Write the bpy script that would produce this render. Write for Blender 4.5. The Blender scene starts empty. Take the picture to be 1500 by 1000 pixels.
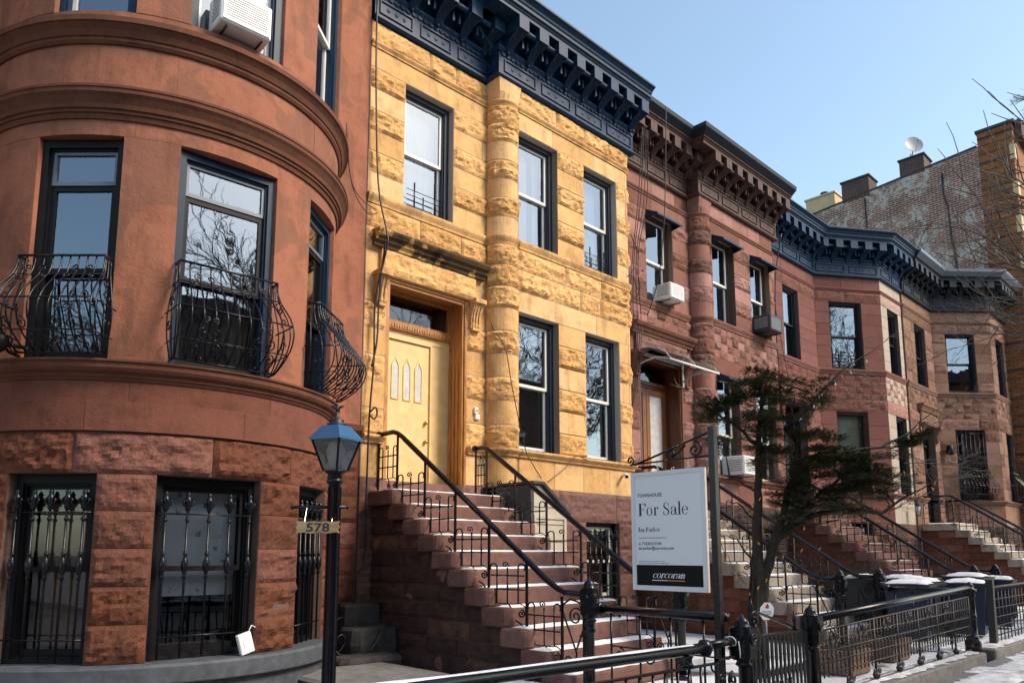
import bpy, math, random
from mathutils import Vector, noise, Matrix
R=math.radians; PI=math.pi
sc=bpy.context.scene; col=sc.collection
rnd=random.Random(7)
# ---------------------------------------------------------------- materials
MATS={}
def newmat(name):
    m=bpy.data.materials.new(name); m.use_nodes=True
    nt=m.node_tree; b=nt.nodes['Principled BSDF']
    MATS[name]=m
    return m,nt,b
def N(nt,t,**k):
    n=nt.nodes.new(t)
    for a,v in k.items(): setattr(n,a,v)
    return n
def ramp(nt,stops,interp='LINEAR'):
    r=N(nt,'ShaderNodeValToRGB'); cr=r.color_ramp; cr.interpolation=interp
    while len(cr.elements)<len(stops): cr.elements.new(.5)
    for e,(p,c) in zip(cr.elements,stops):
        e.position=p; e.color=(c[0],c[1],c[2],1)
    return r
def tex(nt,scale,detail=5,rough=.6,vec=None,stretch=None,dist=0):
    n=N(nt,'ShaderNodeTexNoise'); n.inputs['Scale'].default_value=scale
    n.inputs['Detail'].default_value=detail; n.inputs['Roughness'].default_value=rough
    n.inputs['Distortion'].default_value=dist
    if vec is None: vec=N(nt,'ShaderNodeTexCoord').outputs['Object']
    if stretch:
        mp=N(nt,'ShaderNodeMapping'); mp.inputs['Scale'].default_value=stretch
        nt.links.new(vec,mp.inputs[0]); vec=mp.outputs[0]
    nt.links.new(vec,n.inputs['Vector'])
    return n
def mix(nt,a,b,f,mode='MIX'):
    m=N(nt,'ShaderNodeMix'); m.data_type='RGBA'; m.blend_type=mode
    for s,v in ((6,a),(7,b)):
        if isinstance(v,tuple): m.inputs[s].default_value=(*v,1)
        else: nt.links.new(v,m.inputs[s])
    if isinstance(f,(int,float)): m.inputs[0].default_value=f
    else: nt.links.new(f,m.inputs[0])
    return m.outputs[2]
def bump(nt,b,h,strength=.3,dist=.02):
    n=N(nt,'ShaderNodeBump'); n.inputs['Strength'].default_value=strength; n.inputs['Distance'].default_value=dist
    nt.links.new(h,n.inputs['Height']); nt.links.new(n.outputs[0],b.inputs['Normal'])
def plain(name,c,rough=.6,metal=0,var=0,vs=8,bs=0,spec=.5):
    m,nt,b=newmat(name)
    b.inputs['Roughness'].default_value=rough; b.inputs['Metallic'].default_value=metal
    b.inputs['Specular IOR Level'].default_value=spec
    if var:
        n=tex(nt,vs,6,.65)
        lo=tuple(x*(1-var) for x in c); hi=tuple(min(1,x*(1+var)) for x in c)
        r=ramp(nt,[(.3,lo),(.7,hi)]); nt.links.new(n.outputs[0],r.inputs[0]); nt.links.new(r.outputs[0],b.inputs['Base Color'])
        if bs: bump(nt,b,n.outputs[0],bs,.01)
    else: b.inputs['Base Color'].default_value=(*c,1)
    return m
def stone(name,cols,var=.5,scale=5,bs=.5,bscale=40,stain=None,stain_amt=.5,rough=.9,streak=True,patch=None):
    """cols: colours picked per block by its 'tone'; stain: weathering colour with its own shapes"""
    m,nt,b=newmat(name); b.inputs['Roughness'].default_value=rough; b.inputs['Specular IOR Level'].default_value=.25
    at=N(nt,'ShaderNodeAttribute'); at.attribute_name='tone'
    k=len(cols); r=ramp(nt,[((i+.0)/(max(1,k-1)),c) for i,c in enumerate(cols)])
    nt.links.new(at.outputs['Fac'],r.inputs[0])
    n1=tex(nt,scale,8,.7); r1=ramp(nt,[(.28,(1-var,)*3),(.5,(1,1,1)),(.75,(1+var*.35,)*3)])
    nt.links.new(n1.outputs[0],r1.inputs[0])
    c=mix(nt,r.outputs[0],r1.outputs[0],1,'MULTIPLY')
    if patch:
        pn=tex(nt,patch[1],3,.5,dist=.6); pr=ramp(nt,[(patch[2],(0,0,0)),(patch[2]+.03,(1,1,1))]); nt.links.new(pn.outputs[0],pr.inputs[0])
        f=N(nt,'ShaderNodeMath',operation='MULTIPLY'); nt.links.new(pr.outputs[0],f.inputs[0]); f.inputs[1].default_value=patch[3]
        c=mix(nt,c,patch[0],f.outputs[0])
    if stain:
        n2=tex(nt,1.6,7,.7,stretch=(1.6,1.6,.5) if streak else None,dist=.4)
        r2=ramp(nt,[(.5,(0,0,0)),(.72,(1,1,1))]); nt.links.new(n2.outputs[0],r2.inputs[0])
        f=N(nt,'ShaderNodeMath',operation='MULTIPLY'); nt.links.new(r2.outputs[0],f.inputs[0]); f.inputs[1].default_value=stain_amt
        c=mix(nt,c,stain,f.outputs[0])
    nt.links.new(c,b.inputs['Base Color'])
    n3=tex(nt,bscale,6,.7); ad=N(nt,'ShaderNodeMath',operation='ADD')
    mu=N(nt,'ShaderNodeMath',operation='MULTIPLY'); mu.inputs[1].default_value=.6
    nt.links.new(n3.outputs[0],mu.inputs[0]); n4=tex(nt,bscale*.25,5,.6)
    nt.links.new(mu.outputs[0],ad.inputs[0]); nt.links.new(n4.outputs[0],ad.inputs[1])
    bump(nt,b,ad.outputs[0],bs,.025)
    return m
stone('yellow_stone',[(0.563,0.321,0.122),(0.660,0.402,0.166),(0.718,0.455,0.219),(0.621,0.357,0.141)],var=.32,scale=5,bs=.4,stain=(.28,.15,.06),stain_amt=.7)
stone('yellow_rock',[(0.544,0.303,0.107),(0.706,0.422,0.170),(0.605,0.339,0.125)],var=.45,scale=11,bs=.8,bscale=26,stain=(.26,.12,.04),stain_amt=.55,streak=False)
stone('yellow_trim',[(0.560,0.320,0.120),(0.640,0.385,0.170)],var=.45,scale=7,bs=.4,stain=(.07,.04,.03),stain_amt=.8)
stone('sooty_trim',[(.50,.31,.11),(.60,.38,.14)],var=.6,scale=7,bs=.5,stain=(.02,.014,.012),stain_amt=1.6,streak=False,patch=((.028,.020,.017),2.4,.49,.88))
plain('mortar_grey',(.42,.37,.32),.95,var=.2,vs=30)
plain('mortar_dark',(.12,.075,.06),.95,var=.3,vs=30)
plain('mortar_pale',(.22,.14,.11),.95,var=.3,vs=30)
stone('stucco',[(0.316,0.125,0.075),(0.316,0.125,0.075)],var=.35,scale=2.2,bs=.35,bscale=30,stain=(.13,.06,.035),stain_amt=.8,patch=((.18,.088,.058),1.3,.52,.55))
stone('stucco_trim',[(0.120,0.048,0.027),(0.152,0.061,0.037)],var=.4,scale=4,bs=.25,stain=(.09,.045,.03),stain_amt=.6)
stone('base_rock',[(0.123,0.043,0.023),(0.154,0.056,0.033),(0.108,0.039,0.022),(0.207,0.089,0.068)],var=.5,scale=7,bs=.7,bscale=30,stain=(.09,.045,.03),stain_amt=.6,streak=False)
stone('base_smooth',[(0.143,0.052,0.031),(0.179,0.067,0.046)],var=.4,scale=4,bs=.35,stain=(.12,.05,.03),stain_amt=.6)
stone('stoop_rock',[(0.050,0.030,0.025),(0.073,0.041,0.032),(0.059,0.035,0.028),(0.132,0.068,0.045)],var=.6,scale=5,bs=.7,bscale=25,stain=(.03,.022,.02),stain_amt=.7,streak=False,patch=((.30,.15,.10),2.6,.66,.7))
stone('step_stone',[(0.156,0.079,0.062),(0.192,0.102,0.086),(0.136,0.067,0.051)],var=.4,scale=6,bs=.5,bscale=35,stain=(.12,.06,.045),stain_amt=.6)
stone('step_pale',[(0.288,0.248,0.208),(0.352,0.304,0.256),(0.240,0.200,0.160)],var=.4,scale=6,bs=.5,bscale=35,stain=(.10,.07,.05),stain_amt=.7,patch=((.16,.09,.07),1.6,.60,.8))
stone('brown_smooth',[(0.230,0.097,0.071),(0.313,0.152,0.123),(0.166,0.069,0.048),(0.368,0.193,0.162),(0.138,0.064,0.048)],var=.3,scale=5,bs=.4,stain=(.17,.07,.04),stain_amt=.6)
stone('brown_rock',[(0.162,0.070,0.046),(0.272,0.132,0.106),(0.119,0.060,0.041),(0.323,0.176,0.152),(0.187,0.079,0.055)],var=.5,scale=8,bs=.8,bscale=28,stain=(.12,.055,.035),stain_amt=.7,streak=False)
stone('brown_trim',[(0.170,0.077,0.052),(0.221,0.099,0.071)],var=.4,scale=6,bs=.5,stain=(.09,.045,.03),stain_amt=.6)
stone('red_smooth',[(0.154,0.061,0.051),(0.182,0.076,0.062),(0.140,0.054,0.043)],var=.2,scale=5,bs=.3,stain=(.20,.075,.05),stain_amt=.5)
stone('red_rock',[(0.133,0.054,0.039),(0.168,0.072,0.056)],var=.4,scale=8,bs=.7,stain=(.17,.07,.045),stain_amt=.6,streak=False)
stone('beige_smooth',[(0.360,0.315,0.261),(0.414,0.360,0.288),(0.378,0.306,0.252)],var=.2,scale=5,bs=.3,stain=(.36,.24,.18),stain_amt=.5)
stone('beige_rock',[(.34,.17,.14),(.42,.31,.25),(.30,.14,.11)],var=.4,scale=8,bs=.7,stain=(.25,.11,.08),stain_amt=.5,streak=False)
stone('tan_smooth',[(0.187,0.102,0.066),(0.242,0.148,0.102),(0.133,0.070,0.045),(0.265,0.148,0.123)],var=.35,scale=5,bs=.4,stain=(.15,.07,.04),stain_amt=.6)
stone('tan_rock',[(0.156,0.082,0.053),(0.234,0.127,0.098),(0.109,0.057,0.037)],var=.45,scale=8,bs=.8,stain=(.13,.065,.04),stain_amt=.6,streak=False)
plain('slate_curb',(.065,.075,.09),.7,var=.35,vs=9,bs=.3)
plain('concrete',(.15,.145,.14),.9,var=.35,vs=7,bs=.5)
plain('pavement_grey',(.13,.13,.135),.9,var=.35,vs=5,bs=.4)
plain('asphalt_dark',(.05,.05,.052),.9,var=.3,vs=20,bs=.4)
plain('asphalt_bounce',(.17,.165,.16),.9,var=.3,vs=3,bs=.4)  # unseen road, paled to bounce light onto the facades
plain('old_block_stone',(.035,.032,.03),.9,var=.5,vs=7,bs=.7)
plain('navy_paint',(.005,.026,.064),.5,var=.35,vs=14,bs=.1,spec=.25)
plain('navy_dark',(.006,.013,.026),.5,var=.35,vs=14,bs=.1)
plain('maroon_paint',(.075,.038,.030),.6,var=.35,vs=10,bs=.12,spec=.25)
plain('charcoal_paint',(.012,.016,.024),.55,var=.35,vs=14,bs=.1,spec=.25)
plain('window_navy',(.006,.024,.055),.45,var=.2,spec=.25)
plain('window_black',(.007,.007,.009),.5,var=.3,spec=.2)
plain('frost_pale',(.50,.50,.50),.5,var=.2,vs=9)
plain('window_brown',(.06,.035,.026),.5,var=.3)
plain('white_vinyl',(.72,.70,.64),.4,var=.08)
plain('silver_trim',(.12,.15,.19),.35,var=.1)
plain('iron',(.005,.006,.010),.24,var=.6,vs=20,bs=.2,spec=.35)
plain('iron_old',(.018,.015,.015),.5,var=.7,vs=22,bs=.3)
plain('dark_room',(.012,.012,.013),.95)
plain('shade_cloth',(.50,.52,.54),.9,var=.06,vs=3)
plain('shade_tan',(.86,.76,.52),.8,var=.2,vs=4)
plain('blind_brown',(.16,.07,.035),.7,var=.3)
plain('roofing',(.05,.05,.052),.95,var=.3)
plain('door_cream',(.72,.50,.22),.5,var=.14,vs=6,bs=.1)
plain('brass',(.55,.38,.14),.3,1)
plain('steel',(.5,.5,.5),.35,1)
plain('plastic_white',(.78,.78,.76),.45,var=.05)
plain('plastic_grey',(.30,.31,.32),.5,var=.1)
plain('plastic_dark',(.03,.032,.036),.5,var=.2)
plain('lamp_sky_glint',(.02,.10,.22),.3,var=.1)  # blue is a glint of sky painted onto the lantern roof
plain('bin_blue',(.008,.016,.048),.45,var=.2)
plain('bin_black',(.012,.013,.015),.5,var=.2)
plain('cable_black',(.012,.012,.013),.5)
plain('bark',(.038,.028,.020),.95,var=.5,vs=24,bs=.9)
plain('bark_grey',(.13,.11,.095),.95,var=.4,vs=24,bs=.8)
plain('sign_white',(.86,.88,.90),.35,var=.02,vs=2)
plain('sign_frame',(.80,.81,.81),.4,var=.03,vs=2)
plain('sign_black',(.006,.007,.008),.6,spec=.2)
plain('ink',(.02,.024,.035),.6)
plain('ink_red',(.45,.04,.04),.6)
plain('stripe_orange',(.8,.38,.12),.5)
plain('terracotta',(.20,.13,.10),.9,var=.4,vs=8,bs=.4)
plain('clapboard',(.45,.40,.32),.7,var=.12,vs=7)
plain('leaf_litter',(.22,.10,.03),.9,var=.6,vs=30)
plain('bulb_amber',(.75,.36,.06),.25)
plain('bulb_clear',(.7,.72,.75),.15)
plain('tan_render',(.55,.42,.24),.9,var=.15,vs=4,bs=.2)
plain('wood_edge',(.42,.22,.09),.7,var=.3)
plain('dark_shrub',(.03,.022,.016),.9,var=.5)
plain('opp_brick',(.30,.15,.10),.9,var=.4,vs=5,bs=.3)
def mk_wood(name,c1,c2,stretch=(14,14,1.2)):
    m,nt,b=newmat(name); n=tex(nt,3,7,.65,stretch=stretch,dist=.5)
    r=ramp(nt,[(.3,c1),(.65,c2)]); nt.links.new(n.outputs[0],r.inputs[0]); nt.links.new(r.outputs[0],b.inputs['Base Color'])
    b.inputs['Roughness'].default_value=.45; bump(nt,b,n.outputs[0],.25,.006)
mk_wood('wood_orange',(.20,.075,.018),(.58,.27,.07)); mk_wood('wood_door',(.12,.04,.012),(.32,.12,.032)); mk_wood('wood_red',(.045,.013,.006),(.15,.045,.016)); mk_wood('plaque_wood',(.22,.14,.07),(.45,.31,.17),(2,2,14))
def mk_foliage():
    m,nt,b=newmat('needles'); at=N(nt,'ShaderNodeAttribute'); at.attribute_name='tone'
    r=ramp(nt,[(0,(.030,.034,.015)),(.5,(.048,.054,.021)),(1,(.088,.096,.038))]); nt.links.new(at.outputs['Fac'],r.inputs[0]); nt.links.new(r.outputs[0],b.inputs['Base Color']); b.inputs['Roughness'].default_value=.7
mk_foliage()
def mk_snow():
    m,nt,b=newmat('snow_white'); b.inputs['Roughness'].default_value=.75; n0=tex(nt,5,7,.75); r0=ramp(nt,[(.30,(.52,.53,.55)),(.50,(.80,.82,.85))]); nt.links.new(n0.outputs[0],r0.inputs[0]); nt.links.new(r0.outputs[0],b.inputs['Base Color'])
    n=tex(nt,60,5,.7); bump(nt,b,n.outputs[0],.4,.01)
mk_snow()
def mk_yard_snow():
    m,nt,b=newmat('snowy_ground'); n=tex(nt,1.3,6,.6,dist=.3); r=ramp(nt,[(.38,(.11,.10,.095)),(.42,(.45,.46,.48)),(.50,(.74,.77,.81))]); nt.links.new(n.outputs[0],r.inputs[0]); nt.links.new(r.outputs[0],b.inputs['Base Color'])
    b.inputs['Roughness'].default_value=.8; n2=tex(nt,14,5,.6); bump(nt,b,n2.outputs[0],.35,.03)
mk_yard_snow()
def mk_glass(name,refl,tint=(.82,.9,1),wob=.02):
    m,nt,b=newmat(name); nt.nodes.remove(b); out=[n for n in nt.nodes if n.type=='OUTPUT_MATERIAL'][0]
    t=N(nt,'ShaderNodeBsdfTransparent'); t.inputs[0].default_value=(.86,.9,.92,1)
    g=N(nt,'ShaderNodeBsdfGlossy'); g.inputs['Roughness'].default_value=.015; g.inputs['Color'].default_value=(*tint,1)
    n=tex(nt,2.2,2,.5); bn=N(nt,'ShaderNodeBump'); bn.inputs['Strength'].default_value=wob; bn.inputs['Distance'].default_value=.05
    nt.links.new(n.outputs[0],bn.inputs['Height']); nt.links.new(bn.outputs[0],g.inputs['Normal'])
    fr=N(nt,'ShaderNodeFresnel'); fr.inputs[0].default_value=1.5
    ad=N(nt,'ShaderNodeMath',operation='ADD'); ad.use_clamp=True; ad.inputs[1].default_value=refl; nt.links.new(fr.outputs[0],ad.inputs[0])
    mx=N(nt,'ShaderNodeMixShader'); nt.links.new(ad.outputs[0],mx.inputs[0]); nt.links.new(t.outputs[0],mx.inputs[1]); nt.links.new(g.outputs[0],mx.inputs[2])
    nt.links.new(mx.outputs[0],out.inputs[0])
mk_glass('pane_glass',.21,wob=.045); mk_glass('pane_glass_low',.05,wob=.03); mk_glass('lantern_glass',.10,(1,1,1),.02); mk_glass('poly_sheet',.12,(.9,.95,1),.02)
def mk_brick(name,c1,c2,mort,white=None,wth=.5,sc_=1.0,plane='YZ'):
    m,nt,b=newmat(name); tc=N(nt,'ShaderNodeTexCoord'); sp=N(nt,'ShaderNodeSeparateXYZ'); cb=N(nt,'ShaderNodeCombineXYZ')
    nt.links.new(tc.outputs['Object'],sp.inputs[0])
    nt.links.new(sp.outputs['Y' if plane=='YZ' else 'X'],cb.inputs[0]); nt.links.new(sp.outputs['Z'],cb.inputs[1])
    br=N(nt,'ShaderNodeTexBrick'); nt.links.new(cb.outputs[0],br.inputs['Vector'])
    br.inputs['Scale'].default_value=1; br.inputs['Brick Width'].default_value=.26*sc_; br.inputs['Row Height'].default_value=.088*sc_; br.inputs['Mortar Size'].default_value=.011*sc_
    br.inputs['Color1'].default_value=(*c1,1); br.inputs['Color2'].default_value=(*c2,1); br.inputs['Mortar'].default_value=(*mort,1); br.inputs['Bias'].default_value=-.2
    c=br.outputs['Color']
    n0=tex(nt,1.2,6,.7); r0=ramp(nt,[(.3,(.6,.6,.6)),(.7,(1.15,1.15,1.15))]); nt.links.new(n0.outputs[0],r0.inputs[0]); c=mix(nt,c,r0.outputs[0],1,'MULTIPLY')
    if white:
        n1=tex(nt,.9,9,.82,dist=.5); n2=tex(nt,9,4,.8); ad=N(nt,'ShaderNodeMath',operation='MULTIPLY_ADD'); nt.links.new(n2.outputs[0],ad.inputs[0]); ad.inputs[1].default_value=.35; nt.links.new(n1.outputs[0],ad.inputs[2])
        r1=ramp(nt,[(wth,(0,0,0)),(wth+.05,(1,1,1))]); nt.links.new(ad.outputs[0],r1.inputs[0]); f=N(nt,'ShaderNodeMath',operation='MULTIPLY'); f.inputs[1].default_value=.85; nt.links.new(r1.outputs[0],f.inputs[0]); c=mix(nt,c,white,f.outputs[0])
    nt.links.new(c,b.inputs['Base Color']); b.inputs['Roughness'].default_value=.92
    inv=N(nt,'ShaderNodeMath',operation='SUBTRACT'); inv.inputs[0].default_value=1; nt.links.new(br.outputs['Fac'],inv.inputs[1]); bump(nt,b,inv.outputs[0],.6,.02)
mk_brick('whitewashed_brick',(.26,.10,.06),(.18,.07,.045),(.50,.46,.41),white=(.50,.47,.42),wth=.69)
mk_brick('dark_brick',(.10,.05,.04),(.07,.04,.035),(.14,.12,.11))
mk_brick('orange_brick',(.36,.14,.045),(.22,.075,.03),(.10,.06,.04),sc_=1.0)
mk_brick('front_brick',(.33,.13,.045),(.28,.11,.04),(.12,.08,.06),plane='XZ')
mk_brick('paint_brick',(.30,.11,.075),(.27,.10,.07),(.22,.08,.055),plane='XZ')
# ---------------------------------------------------------------- objects
ORG={}
def tag(o,label=None,cat=None,group=None,kind=None):
    if label: o['label']=label
    if cat: o['category']=cat
    if group: o['group']=group
    if kind: o['kind']=kind
    return o
def thing(name,label,cat,loc,group=None):
    o=bpy.data.objects.new(name,None); o.location=loc; o.empty_display_size=.2; col.objects.link(o); ORG[o.name]=Vector(loc)
    return tag(o,label,cat,group)
class MB:
    def __init__(s): s.v=[]; s.f=[]; s.m=[]; s.t=[]; s.sm=[]; s.cm=0; s.ct=.5; s.cs=False
    def add(s,vs,fs,m=None,t=None,smooth=None):
        b=len(s.v); s.v+= [tuple(p) for p in vs]; m=s.cm if m is None else m; t=s.ct if t is None else t; smooth=s.cs if smooth is None else smooth
        for f in fs: s.f.append([b+i for i in f]); s.m.append(m); s.t.append(t); s.sm.append(smooth)
    def box(s,x0,x1,y0,y1,z0,z1,mp=None,**k):
        p=[(x,y,z) for z in (z0,z1) for y in (y0,y1) for x in (x0,x1)]
        if mp: p=[mp(*q) for q in p]
        s.add(p,[(0,2,3,1),(4,5,7,6),(0,1,5,4),(2,6,7,3),(0,4,6,2),(1,3,7,5)],**k)
    def bbox(s,x0,x1,y0,y1,z0,z1,b=.01,mp=None,**k):
        # box with chamfered edges
        xs=(x0,x1);ys=(y0,y1);zs=(z0,z1); P={}
        pts=[]
        for i in (0,1):
            for j in (0,1):
                for l in (0,1):
                    X,Y,Z=xs[i],ys[j],zs[l]; sx=b*(1-2*i); sy=b*(1-2*j); sz=b*(1-2*l)
                    P[i,j,l]=len(pts); pts+=[(X,Y+sy,Z+sz),(X+sx,Y,Z+sz),(X+sx,Y+sy,Z)]
        F=[]
        for i in (0,1): F.append([P[i,0,0],P[i,1,0],P[i,1,1],P[i,0,1]])
        for j in (0,1): F.append([P[0,j,0]+1,P[1,j,0]+1,P[1,j,1]+1,P[0,j,1]+1])
        for l in (0,1): F.append([P[0,0,l]+2,P[1,0,l]+2,P[1,1,l]+2,P[0,1,l]+2])
        for i in (0,1):
            for j in (0,1): F.append([P[i,j,0],P[i,j,0]+1,P[i,j,1]+1,P[i,j,1]])
            for l in (0,1): F.append([P[i,0,l],P[i,0,l]+2,P[i,1,l]+2,P[i,1,l]])
        for j in (0,1):
            for l in (0,1): F.append([P[0,j,l]+1,P[0,j,l]+2,P[1,j,l]+2,P[1,j,l]+1])
        for k2,v in P.items(): F.append([v,v+1,v+2])
        if mp: pts=[mp(*q) for q in pts]
        s.add(pts,F,**k)
    def tube(s,pts,r,n=6,cap=True,**k):
        pts=[Vector(p) for p in pts]; L=len(pts)
        if L<2: return
        rs=r if isinstance(r,(list,tuple)) else [r]*L
        T=[]
        for i in range(L):
            a=pts[max(0,i-1)]; c=pts[min(L-1,i+1)]; d=(c-a)
            T.append(d.normalized() if d.length>1e-9 else Vector((0,0,1)))
        up=Vector((0,0,1)) if abs(T[0].z)<.9 else Vector((1,0,0))
        x=T[0].cross(up).normalized(); vs=[]
        for i in range(L):
            x=(x-T[i]*x.dot(T[i])); x=x.normalized() if x.length>1e-6 else T[i].orthogonal().normalized()
            y=T[i].cross(x)
            for j in range(n):
                a=2*PI*j/n+ (PI/4 if n==4 else 0); vs.append(pts[i]+(x*math.cos(a)+y*math.sin(a))*rs[i])
        fs=[(i*n+j,i*n+(j+1)%n,(i+1)*n+(j+1)%n,(i+1)*n+j) for i in range(L-1) for j in range(n)]
        if cap: fs+=[tuple(range(n))[::-1],tuple((L-1)*n+j for j in range(n))]
        k.setdefault('smooth',n>4); s.add(vs,fs,**k)
    def lathe(s,prof,c,n=16,axis=None,**k):
        # prof [(r,z)] about vertical axis at c
        vs=[];
        for r,z in prof:
            for j in range(n):
                a=2*PI*j/n; vs.append((c[0]+r*math.cos(a),c[1]+r*math.sin(a),c[2]+z))
        fs=[(i*n+j,i*n+(j+1)%n,(i+1)*n+(j+1)%n,(i+1)*n+j) for i in range(len(prof)-1) for j in range(n)]
        fs+=[tuple(range(n))[::-1],tuple((len(prof)-1)*n+j for j in range(n))]
        k.setdefault('smooth',True); s.add(vs,fs,**k)
    def prism(s,poly,a,b,mp,**k):
        # poly in (p,q), extruded between a and b, mp(p,q,e)
        n=len(poly); vs=[mp(p,q,a) for p,q in poly]+[mp(p,q,b) for p,q in poly]
        s.add(vs,[tuple(range(n))[::-1],tuple(range(n,2*n))]+[(i,(i+1)%n,n+(i+1)%n,n+i) for i in range(n)],**k)
    def build(s,name,mats,parent=None,org=None,label=None):
        if not isinstance(mats,(list,tuple)): mats=[mats]
        if parent is not None: o0=ORG[parent.name]
        else: o0=Vector(org) if org is not None else Vector((0,0,0))
        me=bpy.data.meshes.new(name)
        me.from_pydata([(p[0]-o0.x,p[1]-o0.y,p[2]-o0.z) for p in s.v],[],s.f)
        for m in mats: me.materials.append(MATS[m])
        me.polygons.foreach_set('material_index',s.m); me.polygons.foreach_set('use_smooth',s.sm)
        a=me.attributes.new('tone','FLOAT','FACE'); a.data.foreach_set('value',s.t)
        me.update()
        o=bpy.data.objects.new(name,me); col.objects.link(o)
        if parent is not None: o.parent=parent
        else: o.location=o0
        ORG[o.name]=o0
        if label: o['label']=label
        return o
def clone(o,parent=None,loc=None,rot=None,label=None):
    c=o.copy(); col.objects.link(c)
    if parent is not None: c.parent=parent
    if loc is not None: c.location=loc
    if rot is not None: c.rotation_euler=rot
    if label: c['label']=label
    for ch in list(o.children): clone(ch,c)
    return c
# ---------------------------------------------------------------- paths along facades
class Path:
    def __init__(s,pts,soft=.04):
        # insert points near sharp corners so that offsets stay square elsewhere
        q=[Vector(p).to_2d() for p in pts]; out=[q[0]]
        for i in range(1,len(q)-1):
            a=(q[i]-q[i-1]).normalized(); b=(q[i+1]-q[i]).normalized()
            if a.angle(b)>R(15):
                if (q[i]-out[-1]).length>soft*2: out.append(q[i]-a*soft)
                out.append(q[i])
                if (q[i+1]-q[i]).length>soft*2: out.append(q[i]+b*soft)
            else: out.append(q[i])
        out.append(q[-1]); s.p=out; s.u=[0]
        for i in range(1,len(out)): s.u.append(s.u[-1]+(out[i]-out[i-1]).length)
        d=[(out[i+1]-out[i]).normalized() for i in range(len(out)-1)]; n=[Vector((e.y,-e.x)) for e in d]; s.m=[]; s.d=d
        for i in range(len(out)):
            if i==0: s.m.append(n[0])
            elif i==len(out)-1: s.m.append(n[-1])
            else:
                h=(n[i-1]+n[i]); s.m.append(h/max(.3,(1+n[i-1].dot(n[i]))))
        s.L=s.u[-1]
    def seg(s,u):
        for i in range(len(s.u)-2):
            if u<s.u[i+1]: return i
        return len(s.u)-2
    def map(s,u,d,v):
        i=s.seg(u); t=(u-s.u[i])/(s.u[i+1]-s.u[i]); p=s.p[i].lerp(s.p[i+1],t); m=s.m[i].lerp(s.m[i+1],t)
        return (p.x+m.x*d,p.y+m.y*d,v)
    def at(s,x=None,y=None):
        # arclength of nearest point with given world x (or y)
        best=None
        for i in range(len(s.p)-1):
            a,b=s.p[i],s.p[i+1]; k=0 if x is not None else 1; w=x if x is not None else y
            if (a[k]-w)*(b[k]-w)<=0 and abs(b[k]-a[k])>1e-9:
                return s.u[i]+(w-a[k])/(b[k]-a[k])*(s.u[i+1]-s.u[i])
        return 0 if abs((s.p[0][0] if x is not None else s.p[0][1])-(x if x is not None else y))<abs((s.p[-1][0] if x is not None else s.p[-1][1])-(x if x is not None else y)) else s.L
    def bend(s,a,b): return s.d[s.seg(a+1e-4)].angle(s.d[s.seg(b-1e-4)])>.02
    def stations(s,a,b,res=None):
        st=[a]+[u for u in s.u if a+1e-4<u<b-1e-4]+[b]
        if res:
            o=[st[0]]
            for i in range(1,len(st)):
                k=max(1,math.ceil((st[i]-st[i-1])/res)); o+=[st[i-1]+(st[i]-st[i-1])*j/k for j in range(1,k+1)]
            st=o
        return st
def sweep(mb,path,a,b,prof,closed=True,**k):
    st=path.stations(a,b); n=len(prof); vs=[path.map(u,d,v) for u in st for d,v in prof]
    rng=range(n if closed else n-1)
    fs=[(i*n+j,i*n+(j+1)%n,(i+1)*n+(j+1)%n,(i+1)*n+j) for i in range(len(st)-1) for j in rng]
    if closed: fs+=[tuple(range(n))[::-1],tuple((len(st)-1)*n+j for j in range(n))]
    mb.add(vs,fs,**k)
def fbm(p,o=3):
    s=0;a=1;t=0
    for i in range(o): s+=a*noise.noise(p); t+=a; a*=.5; p=p*2.1
    return s/t
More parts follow.
